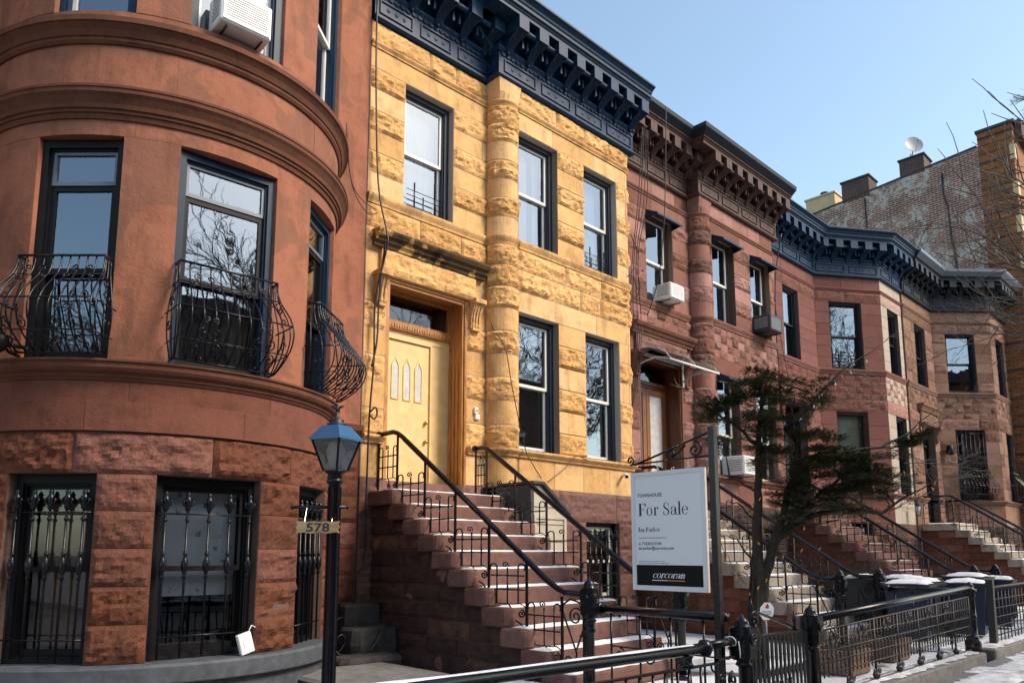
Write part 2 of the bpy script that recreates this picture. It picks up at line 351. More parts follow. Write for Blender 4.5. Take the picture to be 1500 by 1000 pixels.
def block(mb,path,u0,u1,v0,v1,kind,amp,res,base,gap,rg,m,tone):
    u0+=gap;u1-=gap;v0+=gap;v1-=gap
    if u1-u0<.02: return
    if kind=='R':
        us=path.stations(u0,u1,res); nv=max(2,math.ceil((v1-v0)/res)); tilt=rg.uniform(-.3,.3); seed=Vector((rg.random()*90,rg.random()*90,rg.random()*90)); A=amp*rg.uniform(.7,1.25)
        lean=rg.uniform(-.5,.6)
    else:
        us=path.stations(u0,u1,.06 if path.bend(u0,u1) else None); nv=1; A=0
    vv=[v0+(v1-v0)*j/nv for j in range(nv+1)]; base=base+rg.uniform(-.003,.003)
    V=[];nu=len(us); W=u1-u0;H=v1-v0
    for j,v in enumerate(vv):
        for i,u in enumerate(us):
            d=base; uu=u; ww=v
            if A:
                e=min(u-u0,u1-u,v-v0,v1-v); e=min(1,e/.055); e=e*e*(3-2*e)
                q=Vector((u*4.2,v*6.5,0))+seed; n1=1-abs(fbm(q,3))*2.4; n2=noise.noise(q*2.6); n3=noise.noise(Vector((u*1.7,v*9,3))+seed)
                n5=noise.noise(q*7.3); n6=abs(noise.noise(Vector((u*2.6+v*2,v*5-u,7))+seed))
                d=base+e*A*(.30+.50*n1+.30*n2+.45*n3+.22*n5-.5*n6+tilt*(u-u0-W/2)/max(W,.3)+lean*((v-v0)/H-.5))
                if 0<i<nu-1 and 0<j<nv: uu+=noise.noise(q*5)*res*.3; ww+=noise.noise(q*5+Vector((7,7,7)))*res*.3
            V.append(path.map(uu,max(d,base-.005),ww))
    F=[(j*nu+i,j*nu+i+1,(j+1)*nu+i+1,(j+1)*nu+i) for j in range(nv) for i in range(nu-1)]
    # skirt to the back
    ring=[(i,0) for i in range(nu)]+[(nu-1,j) for j in range(1,nv+1)]+[(i,nv) for i in range(nu-2,-1,-1)]+[(0,j) for j in range(nv-1,0,-1)]
    b0=len(V)
    for i,j in ring: V.append(path.map(us[i],-.03,vv[j]))
    k=len(ring)
    for a in range(k):
        i,j=ring[a]; i2,j2=ring[(a+1)%k]; F.append((j*nu+i,b0+a,b0+(a+1)%k,j2*nu+i2))
    mb.add(V,F,m=m,t=tone,smooth=False)
def ashlar(mb,path,a,b,courses,holes=(),breaks=(),seed=1,amp=.045,res=.06,gap=.005,back=-.3,ms=0,mr=1,mm=2,core=True,base=0):
    rg=random.Random(seed)
    for ci,c in enumerate(courses):
        v0,v1,kind,bl=c[:4]; off=base+(c[4] if len(c)>4 else 0)
        cuts=[(h[0],h[1]) for h in holes if h[2]<v1-.01 and h[3]>v0+.01]
        iv=[];cur=a
        for h0,h1 in sorted(cuts):
            if h0>cur+.005: iv.append((cur,h0))
            cur=max(cur,h1)
        if b>cur+.005: iv.append((cur,b))
        for p,q in iv:
            if core:
                sweep(mb,path,p,q,[(back,v0),(-.006+off,v0),(-.006+off,v1),(back,v1)],m=mm,t=.5)
            bs=[p]+[x for x in breaks if p+.02<x<q-.02]+[q]
            for s0,s1 in zip(bs,bs[1:]):
                w=s1-s0; k=max(1,round(w/bl)); xs=[s0]
                for t in range(1,k): xs.append(s0+w*(t+rg.uniform(-.16,.16)+( .25 if ci%2 else -.0)*(1 if k>1 else 0))/k)
                xs.append(s1); xs.sort()
                for t,(x0,x1) in enumerate(zip(xs,xs[1:])):
                    kd=kind
                    if kind=='C': kd='R' if (t+ci)%2 else 'S'
                    if kind=='M': kd='R' if rg.random()<.35 else 'S'
                    block(mb,path,x0,x1,v0,v1,kd,amp,res,off,gap,rg,mr if kd=='R' else ms,rg.random())
class Fr:
    def __init__(s,o,t): s.o=Vector(o).to_2d(); s.t=Vector(t).to_2d().normalized(); s.n=Vector((s.t.y,-s.t.x))
    def __call__(s,a,d,v): p=s.o+s.t*a+s.n*d; return (p.x,p.y,v)
def frame_on(path,u0,u1):
    a=Vector(path.map(u0,0,0)); b=Vector(path.map(u1,0,0)); return Fr((a+b)/2,b-a),(b-a).length
def ring(mb,fr,a0,a1,v0,v1,w,d0,d1,top=None,bot=None,**k):
    top=w if top is None else top; bot=w if bot is None else bot
    mb.box(a0,a0+w,d0,d1,v0,v1,fr,**k); mb.box(a1-w,a1,d0,d1,v0,v1,fr,**k)
    if top: mb.box(a0+w,a1-w,d0+.001,d1-.001,v1-top,v1,fr,**k)
    if bot: mb.box(a0+w,a1-w,d0+.001,d1-.001,v0,v0+bot,fr,**k)
def quad(mb,fr,a0,a1,d,v0,v1,**k): mb.add([fr(a0,d,v0),fr(a1,d,v0),fr(a1,d,v1),fr(a0,d,v1)],[(0,1,2,3)],**k)
def window(parent,fr,w,z0,z1,case='window_navy',sash='white_vinyl',cw=.075,sb=.14,cur=None,curm='shade_cloth',transom=0,glass='pane_glass',cov=(0,1),sw=.05,slit=None,tr_sash=None,label=None):
    h=w/2; m=MB(); ring(m,fr,-h,h,z0,z1,cw,-sb-.09,-sb,bot=.04); ring(m,fr,-h+cw,h-cw,z0+.04,z1-cw,.02,-sb-.17,-sb-.03,bot=.02)
    win=m.build('window',case,parent,label=label)
    a0,a1=-h+cw+.012,h-cw-.012; b0=z0+.052; b1=z1-cw-.012
    if transom:
        t=MB(); ring(t,fr,a0,a1,b1-transom,b1,.04,-sb-.10,-sb-.05); t.build('transom',tr_sash or sash,win)
        g=MB(); quad(g,fr,a0+.03,a1-.03,-sb-.075,b1-transom+.03,b1-.03); g.build('pane',glass,win); b1=b1-transom-.012
    mid=(b0+b1)/2
    for k,(s0,s1,d) in enumerate(((mid-.02,b1,-sb-.10),(b0,mid+.02,-sb-.145))):
        t=MB(); ring(t,fr,a0,a1,s0,s1,sw,d,d+.04,bot=sw*(1 if k==0 else 1.3),top=sw*.8); t.build('sash',sash,win)
        g=MB(); quad(g,fr,a0+sw*.7,a1-sw*.7,d+.02,s0+.03,s1-.03); g.build('pane',glass,win)
    if cur:
        c=MB(); lo=b0+(b1-b0)*cov[0]; hi=b0+(b1-b0)*cov[1]; n=36; vs=[]
        for i in range(n+1):
            a=a0+(a1-a0)*i/n
            dd=-sb-.27+(.014*math.sin(i*1.9)+.008*math.sin(i*.7) if cur=='cloth' else 0)
            vs+=[fr(a,dd,lo),fr(a,dd,hi)]
        fs=[(2*i,2*i+2,2*i+3,2*i+1) for i in range(n) if not(slit and slit[0]<i/n<slit[1])]
        c.add(vs,fs,smooth=True); c.build('curtain' if cur=='cloth' else 'blind',curm,win)
    return win
def spiral(mb,mp,c,r0,turns,rad,start=0,dirn=1,n=22,tail=None,ns=5):
    pts=[]
    for i in range(n+1):
        t=i/n; r=r0*(1-.86*t); a=start+dirn*t*turns*2*PI; pts.append(mp(c[0]+r*math.cos(a),c[1]+r*math.sin(a)))
    if tail: pts=[mp(*q) for q in tail]+pts
    mb.tube(pts,rad,ns)

def mk_print():
    m,nt,b=newmat('printed_curtain'); v=N(nt,'ShaderNodeTexVoronoi'); v.inputs['Scale'].default_value=6.5; tc=N(nt,'ShaderNodeTexCoord'); nt.links.new(tc.outputs['Object'],v.inputs['Vector'])
    n=tex(nt,30,3,.6); ad=N(nt,'ShaderNodeMath',operation='MULTIPLY_ADD'); nt.links.new(n.outputs[0],ad.inputs[0]); ad.inputs[1].default_value=.5; nt.links.new(v.outputs['Distance'],ad.inputs[2])
    r=ramp(nt,[(.38,(.36,.36,.32)),(.44,(.80,.84,.88))]); nt.links.new(ad.outputs[0],r.inputs[0]); nt.links.new(r.outputs[0],b.inputs['Base Color']); b.inputs['Roughness'].default_value=.9
mk_print()

def mk_shaded_snow():  # snow colour greyed to stand for shade on paving and kerb
    m,nt,b=newmat('shaded_snow'); b.inputs['Roughness'].default_value=.8; n0=tex(nt,4,9,.8,dist=.4); r0=ramp(nt,[(.32,(.16,.155,.15)),(.44,(.42,.43,.46)),(.60,(.68,.71,.76))]); nt.links.new(n0.outputs[0],r0.inputs[0]); nt.links.new(r0.outputs[0],b.inputs['Base Color']); n=tex(nt,18,6,.7); bump(nt,b,n.outputs[0],.6,.03)
mk_shaded_snow()
def mesh_of(mb,name,mats):
    o=mb.build(name,mats); me=o.data; bpy.data.objects.remove(o); return me
def inst(me,name,parent,pos,rz=0,scale=None,rx=0,ry=0):
    o=bpy.data.objects.new(name,me); col.objects.link(o)
    if parent is not None: o.parent=parent; o.location=Vector(pos)-ORG[parent.name]; ORG[o.name]=ORG[parent.name]
    else: o.location=pos
    o.rotation_euler=(rx,ry,rz)
    if scale: o.scale=scale
    return o
# ---- cornice
def bracket_mesh(mat):
    m=MB(); mp=lambda p,q,e:(e,-p,q)
    m.prism([(0,.0),(.05,.0),(.10,.05),(.13,.13),(.20,.20),(.30,.245),(.36,.25),(.36,.30),(0,.30)],-.075,.075,mp)
    m.prism([(0,.24),(.45,.24),(.45,.47),(0,.47)],-.115,.115,mp)
    
    for k in range(5):   # acanthus leaf: ribs running down the scroll
        x=(k-2)*.033; m.tube([(x*1.5,-.40,.25),(x*1.3,-.33,.235-.01*abs(k-2)),(x*1.2,-.22,.185),(x,-.13,.11),(x*.7,-.08,.03),(x*.3,-.05,-.02)],[.022,.026,.026,.022,.018,.008],5)
    m.lathe([(.0,-.03),(.03,-.02),(.035,.02),(.02,.05)],(0,-.05,-.01),8)
    return mesh_of(m,'bracket',[mat])
def spool_mesh(mat,L):
    m=MB(); pr=[(.03,-L/2),(.05,-L/2+.015),(.05,-L/2+.04),(.04,-L/2+.05),(.047,0),(.04,L/2-.05),(.05,L/2-.04),(.05,L/2-.015),(.03,L/2)]
    vs=[];n=8
    for r,x in pr:
        for j in range(n): a=2*PI*j/n; vs.append((x,r*math.cos(a),r*math.sin(a)))
    m.add(vs,[(i*n+j,i*n+(j+1)%n,(i+1)*n+(j+1)%n,(i+1)*n+j) for i in range(len(pr)-1) for j in range(n)],smooth=True)
    for s in (-1,1): m.box(s*L*.22-.02,s*L*.22+.02,.10,.16,-.22,-.06)
    return mesh_of(m,'spool',[mat])
BR={}
def cornice(house,pts,mat,zb=9.63,spacing=.5,label=None,crown=None,fine=True):
    P=Path(pts,.01); m=MB(); a,b=0,P.L
    sweep(m,P,a,b,[(-.05,zb),(.06,zb),(.09,zb+.03),(.09,zb+.06),(.055,zb+.085),(-.05,zb+.085)])
    sweep(m,P,a,b,[(-.05,zb+.085),(.04,zb+.085),(.04,zb+.475),(-.05,zb+.475)])
    sweep(m,P,a,b,[(-.05,zb+.475),(.065,zb+.475),(.10,zb+.515),(.10,zb+.545),(.03,zb+.55),(.03,zb+.95),(-.05,zb+.95)])
    cr=[(-.05,zb+.95),(.47,zb+.95),(.47,zb+1.01),(.49,zb+1.02),(.49,zb+1.04),(.53,zb+1.06),(.53,zb+1.12),(.55,zb+1.13),(.56,zb+1.17),(.60,zb+1.21),(.64,zb+1.23),(.64,zb+1.265),(-.05,zb+1.30)]
    sweep(m,P,a,b,cr)
    corners=[0]+[u for u,mm in zip(P.u,P.m) if mm.length>1.02]+[P.L]
    if mat not in BR: BR[mat]=bracket_mesh(mat)
    spots=[]
    for c0,c1 in zip(corners,corners[1:]):
        L=c1-c0
        if L<.25: continue
        fr,w=frame_on(P,c0+1e-3,c1-1e-3)
        conc=lambda u: False
        # panels
        n=max(1,int(L/.78)); pw=L/n
        for i in range(n):
            x0=-w/2+pw*i+.08; x1=x0+pw-.16
            ring(m,fr,x0,x1,zb+.14,zb+.36,.018,.03,.062)
            for k in (-1,0,1):
                cx=(x0+x1)/2+k*(x1-x0)*.24; vs=[fr(cx,.066,zb+.25)]
                for j in range(8): t=2*PI*j/8; vs.append(fr(cx+.035*math.cos(t),.042,zb+.25+.035*math.sin(t)))
                m.add(vs,[(0,1+j,1+(j+1)%8) for j in range(8)],smooth=True)
        if fine:
            ns=int(L/.11); sp=L/ns
            for i in range(ns):
                cx=-w/2+sp*(i+.5); poly=[(cx-sp*.48,zb+.47),(cx-sp*.45,zb+.435),(cx-sp*.2,zb+.41),(cx+sp*.2,zb+.41),(cx+sp*.45,zb+.435),(cx+sp*.48,zb+.47)]
                m.prism(poly,.03,.062,lambda p,q,e:fr(p,e,q))
        nb=max(1,round((L-.2)/spacing)); 
        us=[c0+.14+(L-.28)*i/nb for i in range(nb+1)]
        for i,u in enumerate(us): spots.append((P.map(u,.03,zb+.48),fr))
        for u,v in zip(us,us[1:]):
            g=v-u-.23
            if g>.08:
                key=(mat,round(g,2))
                if key not in BR: BR[key]=spool_mesh(mat,g)
                spots.append((P.map((u+v)/2,.36,zb+.80),fr,BR[key]))
    c=m.build('cornice',[mat],house,label=label)
    for s in spots:
        fr=s[1]; rz=math.atan2(fr.t.y,fr.t.x)
        if len(s)==2: inst(BR[mat],'bracket',c,s[0],rz)
        else: inst(s[2],'spool',c,s[0],rz)
    if crown:
        m=MB(); sweep(m,P,a,b,[(.50,zb+1.055),(.66,zb+1.20),(.67,zb+1.29),(.64,zb+1.29),(.62,zb+1.22),(.48,zb+1.07)]); m.build('gutter',[crown],c)
    return c
def house_body(root,x0,x1,yf,z1=10.5,depth=10,path=None,mat='opp_brick'):
    m=MB(); m.box(x0+.02,x0+.14,yf+.35,yf+depth,0,z1); m.box(x1-.14,x1-.02,yf+.35,yf+depth,0,z1); m.box(x0+.14,x1-.14,yf+depth-.12,yf+depth,0,z1-.002)
    m.build('party_wall',[mat],root)
    m=MB(); m.box(x0+.02,x1-.02,yf+.35,yf+depth+.1,z1,z1+.25); m.build('roof','roofing',root)
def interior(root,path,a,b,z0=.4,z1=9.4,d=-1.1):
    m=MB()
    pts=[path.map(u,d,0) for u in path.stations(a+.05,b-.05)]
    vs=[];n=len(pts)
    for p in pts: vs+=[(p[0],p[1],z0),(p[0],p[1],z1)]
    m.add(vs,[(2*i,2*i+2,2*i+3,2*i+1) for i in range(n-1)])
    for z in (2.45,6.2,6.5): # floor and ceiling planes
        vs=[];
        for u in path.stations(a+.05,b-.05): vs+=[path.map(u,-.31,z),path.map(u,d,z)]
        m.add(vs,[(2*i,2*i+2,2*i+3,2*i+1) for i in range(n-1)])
    m.build('room_darkness','dark_room',root)  # near-black sheets put in as the darkness of unlit rooms
def grille(parent,fr,w,z0,z1,d=.02,nb=5,mat='iron'):
    m=MB(); h=w/2-.10
    for i in range(nb):
        a=-h+2*h*i/(nb-1); m.tube([fr(a,d,z0),fr(a,d,z1-.22)],.011,6)
        mid=z0+(z1-z0)*.52
        pr=[(.012,-.13),(.024,-.11),(.014,-.09),(.02,-.07),(.034,-.03),(.036,0),(.034,.03),(.02,.07),(.014,.09),(.024,.11),(.012,.13)]
        c=fr(a,d,mid); m.lathe(pr,c,8)
        m.lathe([(.012,-.02),(.024,0),(.012,.02)],fr(a,d,z1-.36),8)
        t=z1-.22   # finial: heart-shaped leaves and a bud
        m.lathe([(.012,-.06),(.03,-.03),(.02,0),(.036,.03),(.03,.07),(.018,.09),(.024,.11),(.004,.14)],fr(a,d,t),8)
        for s in (-1,1): m.tube([fr(a,d,t-.01),fr(a+s*.035,d,t),fr(a+s*.05,d+.01,t+.035),fr(a+s*.03,d,t+.055)],.012,5)
    for z in (z0+(z1-z0)*.12,z1-.30): m.tube([fr(-w/2+.03,d,z),fr(w/2-.03,d,z)],.009,6)
    return m.build('window_grille',mat,parent)
def belly_guard(parent,fr,w,z0,z1,nb=10,mat='iron',sideb=3):
    m=MB(); H=z1-z0
    prof=[(0,.10),(.10,.24),(.2,.33),(.32,.385),(.45,.38),(.58,.31),(.70,.21),(.80,.13),(.9,.095),(1,.09)]
    def off(q):
        for (a,x),(b,y) in zip(prof,prof[1:]):
            if q<=b: return x+(y-x)*(q-a)/(b-a)
        return prof[-1][1]
    h=w/2
    def flare(q): return h+max(0,(off(q)-.09))*.22
    K=14
    for i in range(nb+1):
        s=-1+2*i/nb; m.tube([fr(s*flare(k/K),off(k/K),z0+H*k/K) for k in range(K+1)],.0085,5)
    for sd in (-1,1):
        for j in range(sideb):
            f=(j+.4)/sideb; m.tube([fr(sd*flare(k/K),-.03+(off(k/K)+.03)*f,z0+H*k/K) for k in range(K+1)],.0075,5)
    for q,r in ((0.0,.012),(.17,.007),(.47,.009),(.78,.007),(1,.013)):
        F=flare(q); m.tube([fr(-F,-.05,z0+H*q),fr(-F,off(q),z0+H*q),fr(F,off(q),z0+H*q),fr(F,-.05,z0+H*q)],r,5)
    def face(x,q): return fr(x,off(q)+.012,z0+H*q)
    def sp(cx,cq,r,st,dr,tn=1.25):
        pts=[]
        for i in range(19):
            t=i/18; rr=r*(1-.85*t); a=st+dr*t*tn*2*PI; pts.append(face(cx+rr*math.cos(a),cq+rr*math.sin(a)/H))
        m.tube(pts,.007,5)
    for cx in (-w*.27,w*.27):
        for s in (-1,1):
            sp(cx+s*.06,.22,.055,PI/2,-s); sp(cx+s*.035,.36,.035,-PI/2,s); sp(cx+s*.10,.10,.045,PI/2,-s); sp(cx+s*.06,.86,.04,-PI/2,s); sp(cx+s*.11,.76,.035,-PI/2,s)
    for sd in (-1,1):
        for cq in (.3,.55,.7):
            pts=[]
            for i in range(16):
                t=i/15; rr=.06*(1-.85*t); a=t*2.6*PI; pts.append(fr(sd*(flare(cq)+.01),.12+rr*math.cos(a),z0+H*cq+rr*math.sin(a)))
            m.tube(pts,.007,5)
    for x,q in ((-w*.27,.02),(w*.27,.02)): m.lathe([(.0,-.01),(.02,0),(.0,.02)],face(x,q),6)
    return m.build('window_guard',mat,parent)
MOULD=lambda z0,z1,o:[(-.05,z0),(o*.35,z0),(o*.45,z0+(z1-z0)*.25),(o*.6,z0+(z1-z0)*.35),(o*.85,z0+(z1-z0)*.55),(o,z0+(z1-z0)*.7),(o,z1-.01),(o-.01,z1),(-.05,z1)]
# =============================================================== HOUSE WITH ROUND BOW
H1=thing('bow_front_rowhouse','brown stucco rowhouse with tall round bow front, curved belt mouldings and bulging window guards','rowhouse',(2.2,9,0),'rowhouses along the street')
cx,cy,RB=3.2,9.3,1.98
a0=math.asin(math.sqrt(RB**2-.09)/RB)
arc=[(cx+RB*math.sin(t),cy-RB*math.cos(t)) for t in [-a0+2*a0*i/48 for i in range(49)]]
bow=Path(arc); flatL=Path([(-1.6,9.0),(1.243,9.0)]); flatR=Path([(5.157,9.0),(5.81,9.0)]); full=Path([(-1.6,9.0)]+arc+[(5.81,9.0)])
full.p=full.p; ub=lambda deg: (R(deg)+a0)*RB
off0=flatL.L
def bh(d0,d1,z0,z1): return (ub(d0),ub(d1),z0,z1)
m=MB()
lowh=[bh(-57,-33,.59,2.32),bh(-18.3,11.2,.59,2.32),bh(28,50.5,.59,2.32)]
ashlar(m,bow,0,bow.L,[(.6+.344*i,.6+.344*(i+1),'R',.55) for i in range(5)]+[(2.32,2.71,'R',1.15)],lowh,seed=5,amp=.05,res=.038,gap=.004,ms=0,mr=1,mm=2)
m.build('basement_wall',['base_smooth','base_rock','mortar_dark'],H1)
m=MB(); ashlar(m,bow,0,bow.L,[(2.712,2.995,'S',1.5,.035),(2.995,3.2,'S',1.6,.008)],(),seed=6,gap=.0025,mm=1,res=.08)
for p_,l_ in ((flatR,.66),): 
    ashlar(m,p_,0,p_.L,[(.25+.35*i,.25+.35*(i+1),'R',.7) for i in range(8)],(),seed=8,amp=.03,mr=2,mm=1,gap=.004)
m.build('band_course',['base_smooth','mortar_dark','base_rock'],H1)
m=MB(); oph=[bh(-57,-32.6,3.37,5.64),bh(-17.6,12.2,3.37,5.64),bh(28,52.5,3.37,5.6)]; uph=[bh(-56,-32,6.98,9.2),bh(-17.2,12.3,6.98,9.2),bh(28.3,52.5,6.98,9.2)]
cs=[(3.37,5.64,'S',3,0),(5.64,5.9,'S',1.6,0),(6.0,6.72,'S',1.9,0),(6.8,6.98,'S',2.3,0),(6.98,9.2,'S',3,0),(9.2,10.6,'S',9,0)]
ashlar(m,bow,0,bow.L,cs,oph+uph,seed=9,gap=.0014,mm=0,back=-.26)
ashlar(m,flatL,0,flatL.L,[(0,10.6,'S',9)],(),seed=1,gap=0,mm=0); ashlar(m,flatR,0,flatR.L,[(3.05,10.6,'S',9)],(),seed=2,gap=0,mm=0)
m.build('stucco_wall',['stucco'],H1)
m=MB()
sweep(m,bow,0,bow.L,[(-.1,3.19),(.02,3.19),(.035,3.215),(.05,3.225),(.05,3.245),(.09,3.27),(.11,3.30),(.11,3.345),(.13,3.355),(.13,3.375),(-.1,3.395)])
sweep(m,flatR,0,flatR.L,[(-.1,3.19),(.02,3.19),(.05,3.225),(.09,3.27),(.11,3.345),(-.1,3.37)])
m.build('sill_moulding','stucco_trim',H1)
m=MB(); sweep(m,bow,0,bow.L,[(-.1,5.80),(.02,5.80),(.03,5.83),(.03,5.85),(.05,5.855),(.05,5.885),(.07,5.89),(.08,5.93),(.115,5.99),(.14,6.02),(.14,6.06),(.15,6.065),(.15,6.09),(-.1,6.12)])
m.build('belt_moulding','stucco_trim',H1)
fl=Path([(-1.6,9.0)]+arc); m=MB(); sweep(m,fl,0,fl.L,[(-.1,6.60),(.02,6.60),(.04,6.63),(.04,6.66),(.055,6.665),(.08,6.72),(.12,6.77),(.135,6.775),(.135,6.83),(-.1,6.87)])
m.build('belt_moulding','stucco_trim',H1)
m=MB(); sweep(m,bow,0,bow.L,[(-.3,.42),(.135,.42),(.14,.43),(.14,.57),(.12,.595),(-.3,.60)]); sweep(m,bow,0,bow.L,[(-.3,-.1),(.06,-.1),(.06,.42),(-.3,.42)])
m.build('plinth','slate_curb',H1)
for i,(d0,d1) in enumerate(((-57,-32.6),(-17.6,12.2),(28,52.5))):
    fr,w=frame_on(bow,ub(d0),ub(d1)); 
    window(H1,fr,w,3.37,5.63,case='window_navy' if i else 'window_black',sash='window_black',cw=.075,sb=.05,transom=.36,tr_sash='silver_trim',cur='cloth' if i==2 else None,cov=(0,.4),sw=.055)
    belly_guard(H1,Fr(fr.o+fr.n*.06,fr.t),w*.98,3.42,4.40 if i else 4.36,nb=10)
    fr,w=frame_on(bow,ub(d0+.3),ub(d1-.3)); window(H1,fr,w,6.98,9.2,case='window_navy',sash='white_vinyl',cw=.08,sb=.05,cur='cloth',cov=(.5,1))
    fr,w=frame_on(bow,*(bh(-57,-33,0,0)[:2],bh(-18.3,11.2,0,0)[:2],bh(28,50.5,0,0)[:2])[i])
    window(H1,fr,w,.6,2.32,case='window_black',sash='window_black',cw=.085,sb=.10,cur='flat',curm=('blind_brown','printed_curtain','blind_brown')[i],cov=((.05,.9),(.33,1),(.1,.9))[i],glass='pane_glass_low')
    grille(H1,Fr(fr.o+fr.n*.01,fr.t),w,.62,2.26,d=-.02)
    if i==1:
        m=MB(); ring(m,fr,-w/2+.1,w/2-.12,.70,1.26,.012,-.40,-.385,top=.02,bot=.02); m.build('wood_strip','wood_edge',H1)
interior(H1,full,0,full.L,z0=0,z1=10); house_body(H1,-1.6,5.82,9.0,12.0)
m=MB(); sweep(m,full,0,full.L,[(-.2,10.6),(0.02,10.6),(.02,12.3),(-.2,12.3)]); m.build('upper_wall','stucco',H1)
# security camera on the sill of the left guard
# =============================================================== BAY HOUSES
def bay_path(xs,xc,xe):
    c=(xc+.30,8.98); rr=.30; A=[(c[0]+rr*math.sin(R(t)),c[1]-rr*math.cos(R(t))) for t in range(-90,31,10)]
    B=[(xe-.22+.22*math.sin(R(t)),8.92-.22*math.cos(R(t))) for t in range(0,91,15)]
    return Path([(xs,9.0),(xc,9.0)]+A+[(c[0]+.18,8.70)]+B+[(xe,9.05)])
def consoles(mb,fr,a,z,wd=.2):
    mp=lambda p,q,e:fr(e,p,q)
    mb.prism([(-.02,z),(.05,z),(.07,z+.05),(.06,z+.12),(.08,z+.22),(.13,z+.34),(.17,z+.42),(.17,z+.47),(-.02,z+.47)],a-wd/2,a+wd/2,mp)
    mb.prism([(-.02,z-.04),(.09,z-.04),(.09,z),(-.02,z)],a-wd*.42,a+wd*.42,mp)
    mb.prism([(-.02,z+.40),(.20,z+.40),(.20,z+.47),(-.02,z+.47)],a-wd/2-.015,a+wd/2+.015,mp)
    for s in (-.3,0,.3): mb.prism([(.05,z+.03),(.075,z+.03),(.10,z+.22),(.15,z+.36),(.13,z+.38)],a+s*wd-.012,a+s*wd+.012,mp)
def bay_house(root,xs,xc,xe,mats,corn,crown,wins,door,mort,small=False,seed=3,baywin=((.46,1.46),(2.2,3.2)),recwin=(.65,1.63),hood='yellow_trim',basemats=None,amp=.045,res=.05,gap=.006):
    P=bay_path(xs,xc,xe); uA=P.at(x=xc); u=lambda x:P.at(x=x); S,RK,TR=mats
    uB=u(xc+.47); L=P.L
    dw=(xs+door[0],xs+door[1]); H=[]
    H.append((u(dw[0]),u(dw[1]),2.2,5.65)); H.append((u(xs+recwin[0]),u(xs+recwin[1]),6.85,8.87))
    bw=[(xc+a,xc+b) for a,b in baywin]
    for a,b in bw: H+= [(u(a),u(b),3.25,5.6),(u(a),u(b),6.85,8.87)]
    bb=(xc+2.15,xc+3.1); H.append((u(bb[0]),u(bb[1]),.75,2.12))
    m=MB(); kw=dict(amp=amp,gap=gap,res=res,ms=0,mr=1,mm=2)
    lo=[(3.25+.3917*i,3.25+.3917*(i+1),'RS'[i%2],.75) for i in range(6)]
    hi=[(6.85+.3367*i,6.85+.3367*(i+1),'SR'[i%2],.75) for i in range(6)]
    mid=[(5.6,5.97,'S',1.3)]+([(5.97,6.34,'R',.8),(6.34,6.70,'R',.95)] if not small else [(5.97+.1825*i,5.97+.1825*(i+1),'C',.27) for i in range(4)])
    top=[(8.87,9.2,'S',1.2),(9.29,9.63,'R' if not small else 'S',.85)]
    ashlar(m,P,0,uA,[(2.64,3.13,'S',.8)]+lo+mid+hi+top,H,seed=seed,**kw)
    ashlar(m,P,uA,uB,[(2.64,3.13,'S',2)]+[(a,b,k,2,.015) for a,b,k,_ in lo]+[(5.6,5.97,'R',2,.015),(5.97,6.34,'R',2,.015),(6.34,6.70,'R',2,.015)]+[(a,b,k,2,.015) for a,b,k,_ in hi]+[(8.87,9.2,'R',2,.015)],(),seed=seed+1,**kw)
    ashlar(m,P,uB,L,[(2.64,3.13,'S',.75)]+lo+mid+hi+top,H,breaks=(u(xe-.2),),seed=seed+2,**kw)
    # capital: square corner growing out of the round pilaster
    q=[];c=(xc+.30,8.98)
    for t in range(-90,31,15): q.append((c[0]+.315*math.sin(R(t)),c[1]-.315*math.cos(R(t))))
    n=len(q); sq=[]
    for x,y in q:
        t=math.atan2(x-c[0],c[1]-y); 
        if t<R(-45): sq.append((xc-.03,c[1]-.33*min(1,math.tan(PI/2+t)+0)*1.0))
        else: sq.append((c[0]+.33*max(-1,math.tan(t)),8.65))
    vs=[(x,y,9.29) for x,y in q]+[(x*.5+X*.5,y*.5+Y*.5,9.42) for (x,y),(X,Y) in zip(q,sq)]+[(x,y,9.63) for x,y in sq]
    m.add(vs,[(r*n+i,r*n+i+1,(r+1)*n+i+1,(r+1)*n+i) for r in range(2) for i in range(n-1)],m=0,t=.6)
    m.build('facade_wall',[S,RK,mort],root)
    m=MB(); B=basemats
    ashlar(m,P,0,L,[(.1,.45,'R',1.1),(.45,.75,'R',1.2),(.75,1.2,'R',.9),(1.2,1.65,'R',.9),(1.65,2.12,'R',.9),(2.12,2.64,'R',1.6)],H,seed=seed+5,amp=.05,mm=2,gap=.004)
    m.build('basement_wall',B+['mortar_dark'],root)
    # mouldings
    for z0,z1,o,lab in ((3.13,3.25,.10,0),(6.70,6.85,.055,0),(9.2,9.29,.05,0)):
        m=MB()
        segs=[(0,L)] if z0>3.2 else [(0,u(dw[0]-.02)),(u(dw[1]+.02),L)]
        for a,b in segs: sweep(m,P,a,b,MOULD(z0,z1,o))
        m.build('string_moulding',TR,root)
    # windows
    def W(a,b,z0,z1,**k):
        fr,w=frame_on(P,u(a),u(b)); return window(root,fr,w,z0,z1,**k),fr,w
    for key,(a,b),z0,z1 in (('rec',(xs+recwin[0],xs+recwin[1]),6.85,8.87),('u1',bw[0],6.85,8.87),('u2',bw[1],6.85,8.87),('l1',bw[0],3.25,5.6),('l2',bw[1],3.25,5.6)):
        k=dict(wins.get(key,{})); fg=k.pop('guard',0); cn=k.pop('canopy',0)
        wn,fr,w=W(a,b,z0,z1,**k)
        if fg:
            g=MB(); 
            for i in range(2): g.tube([fr(-w*.22+i*w*.42,-.10,z0+.02),fr(-w*.22+i*w*.42,-.10,z0+.5)],.013,5)
            for j in range(4): g.tube([fr(-w*.36,-.115,z0+.10+.09*j),fr(w*.38,-.115,z0+.10+.09*j)],.006,5)
            g.build('child_guard','iron',wn)
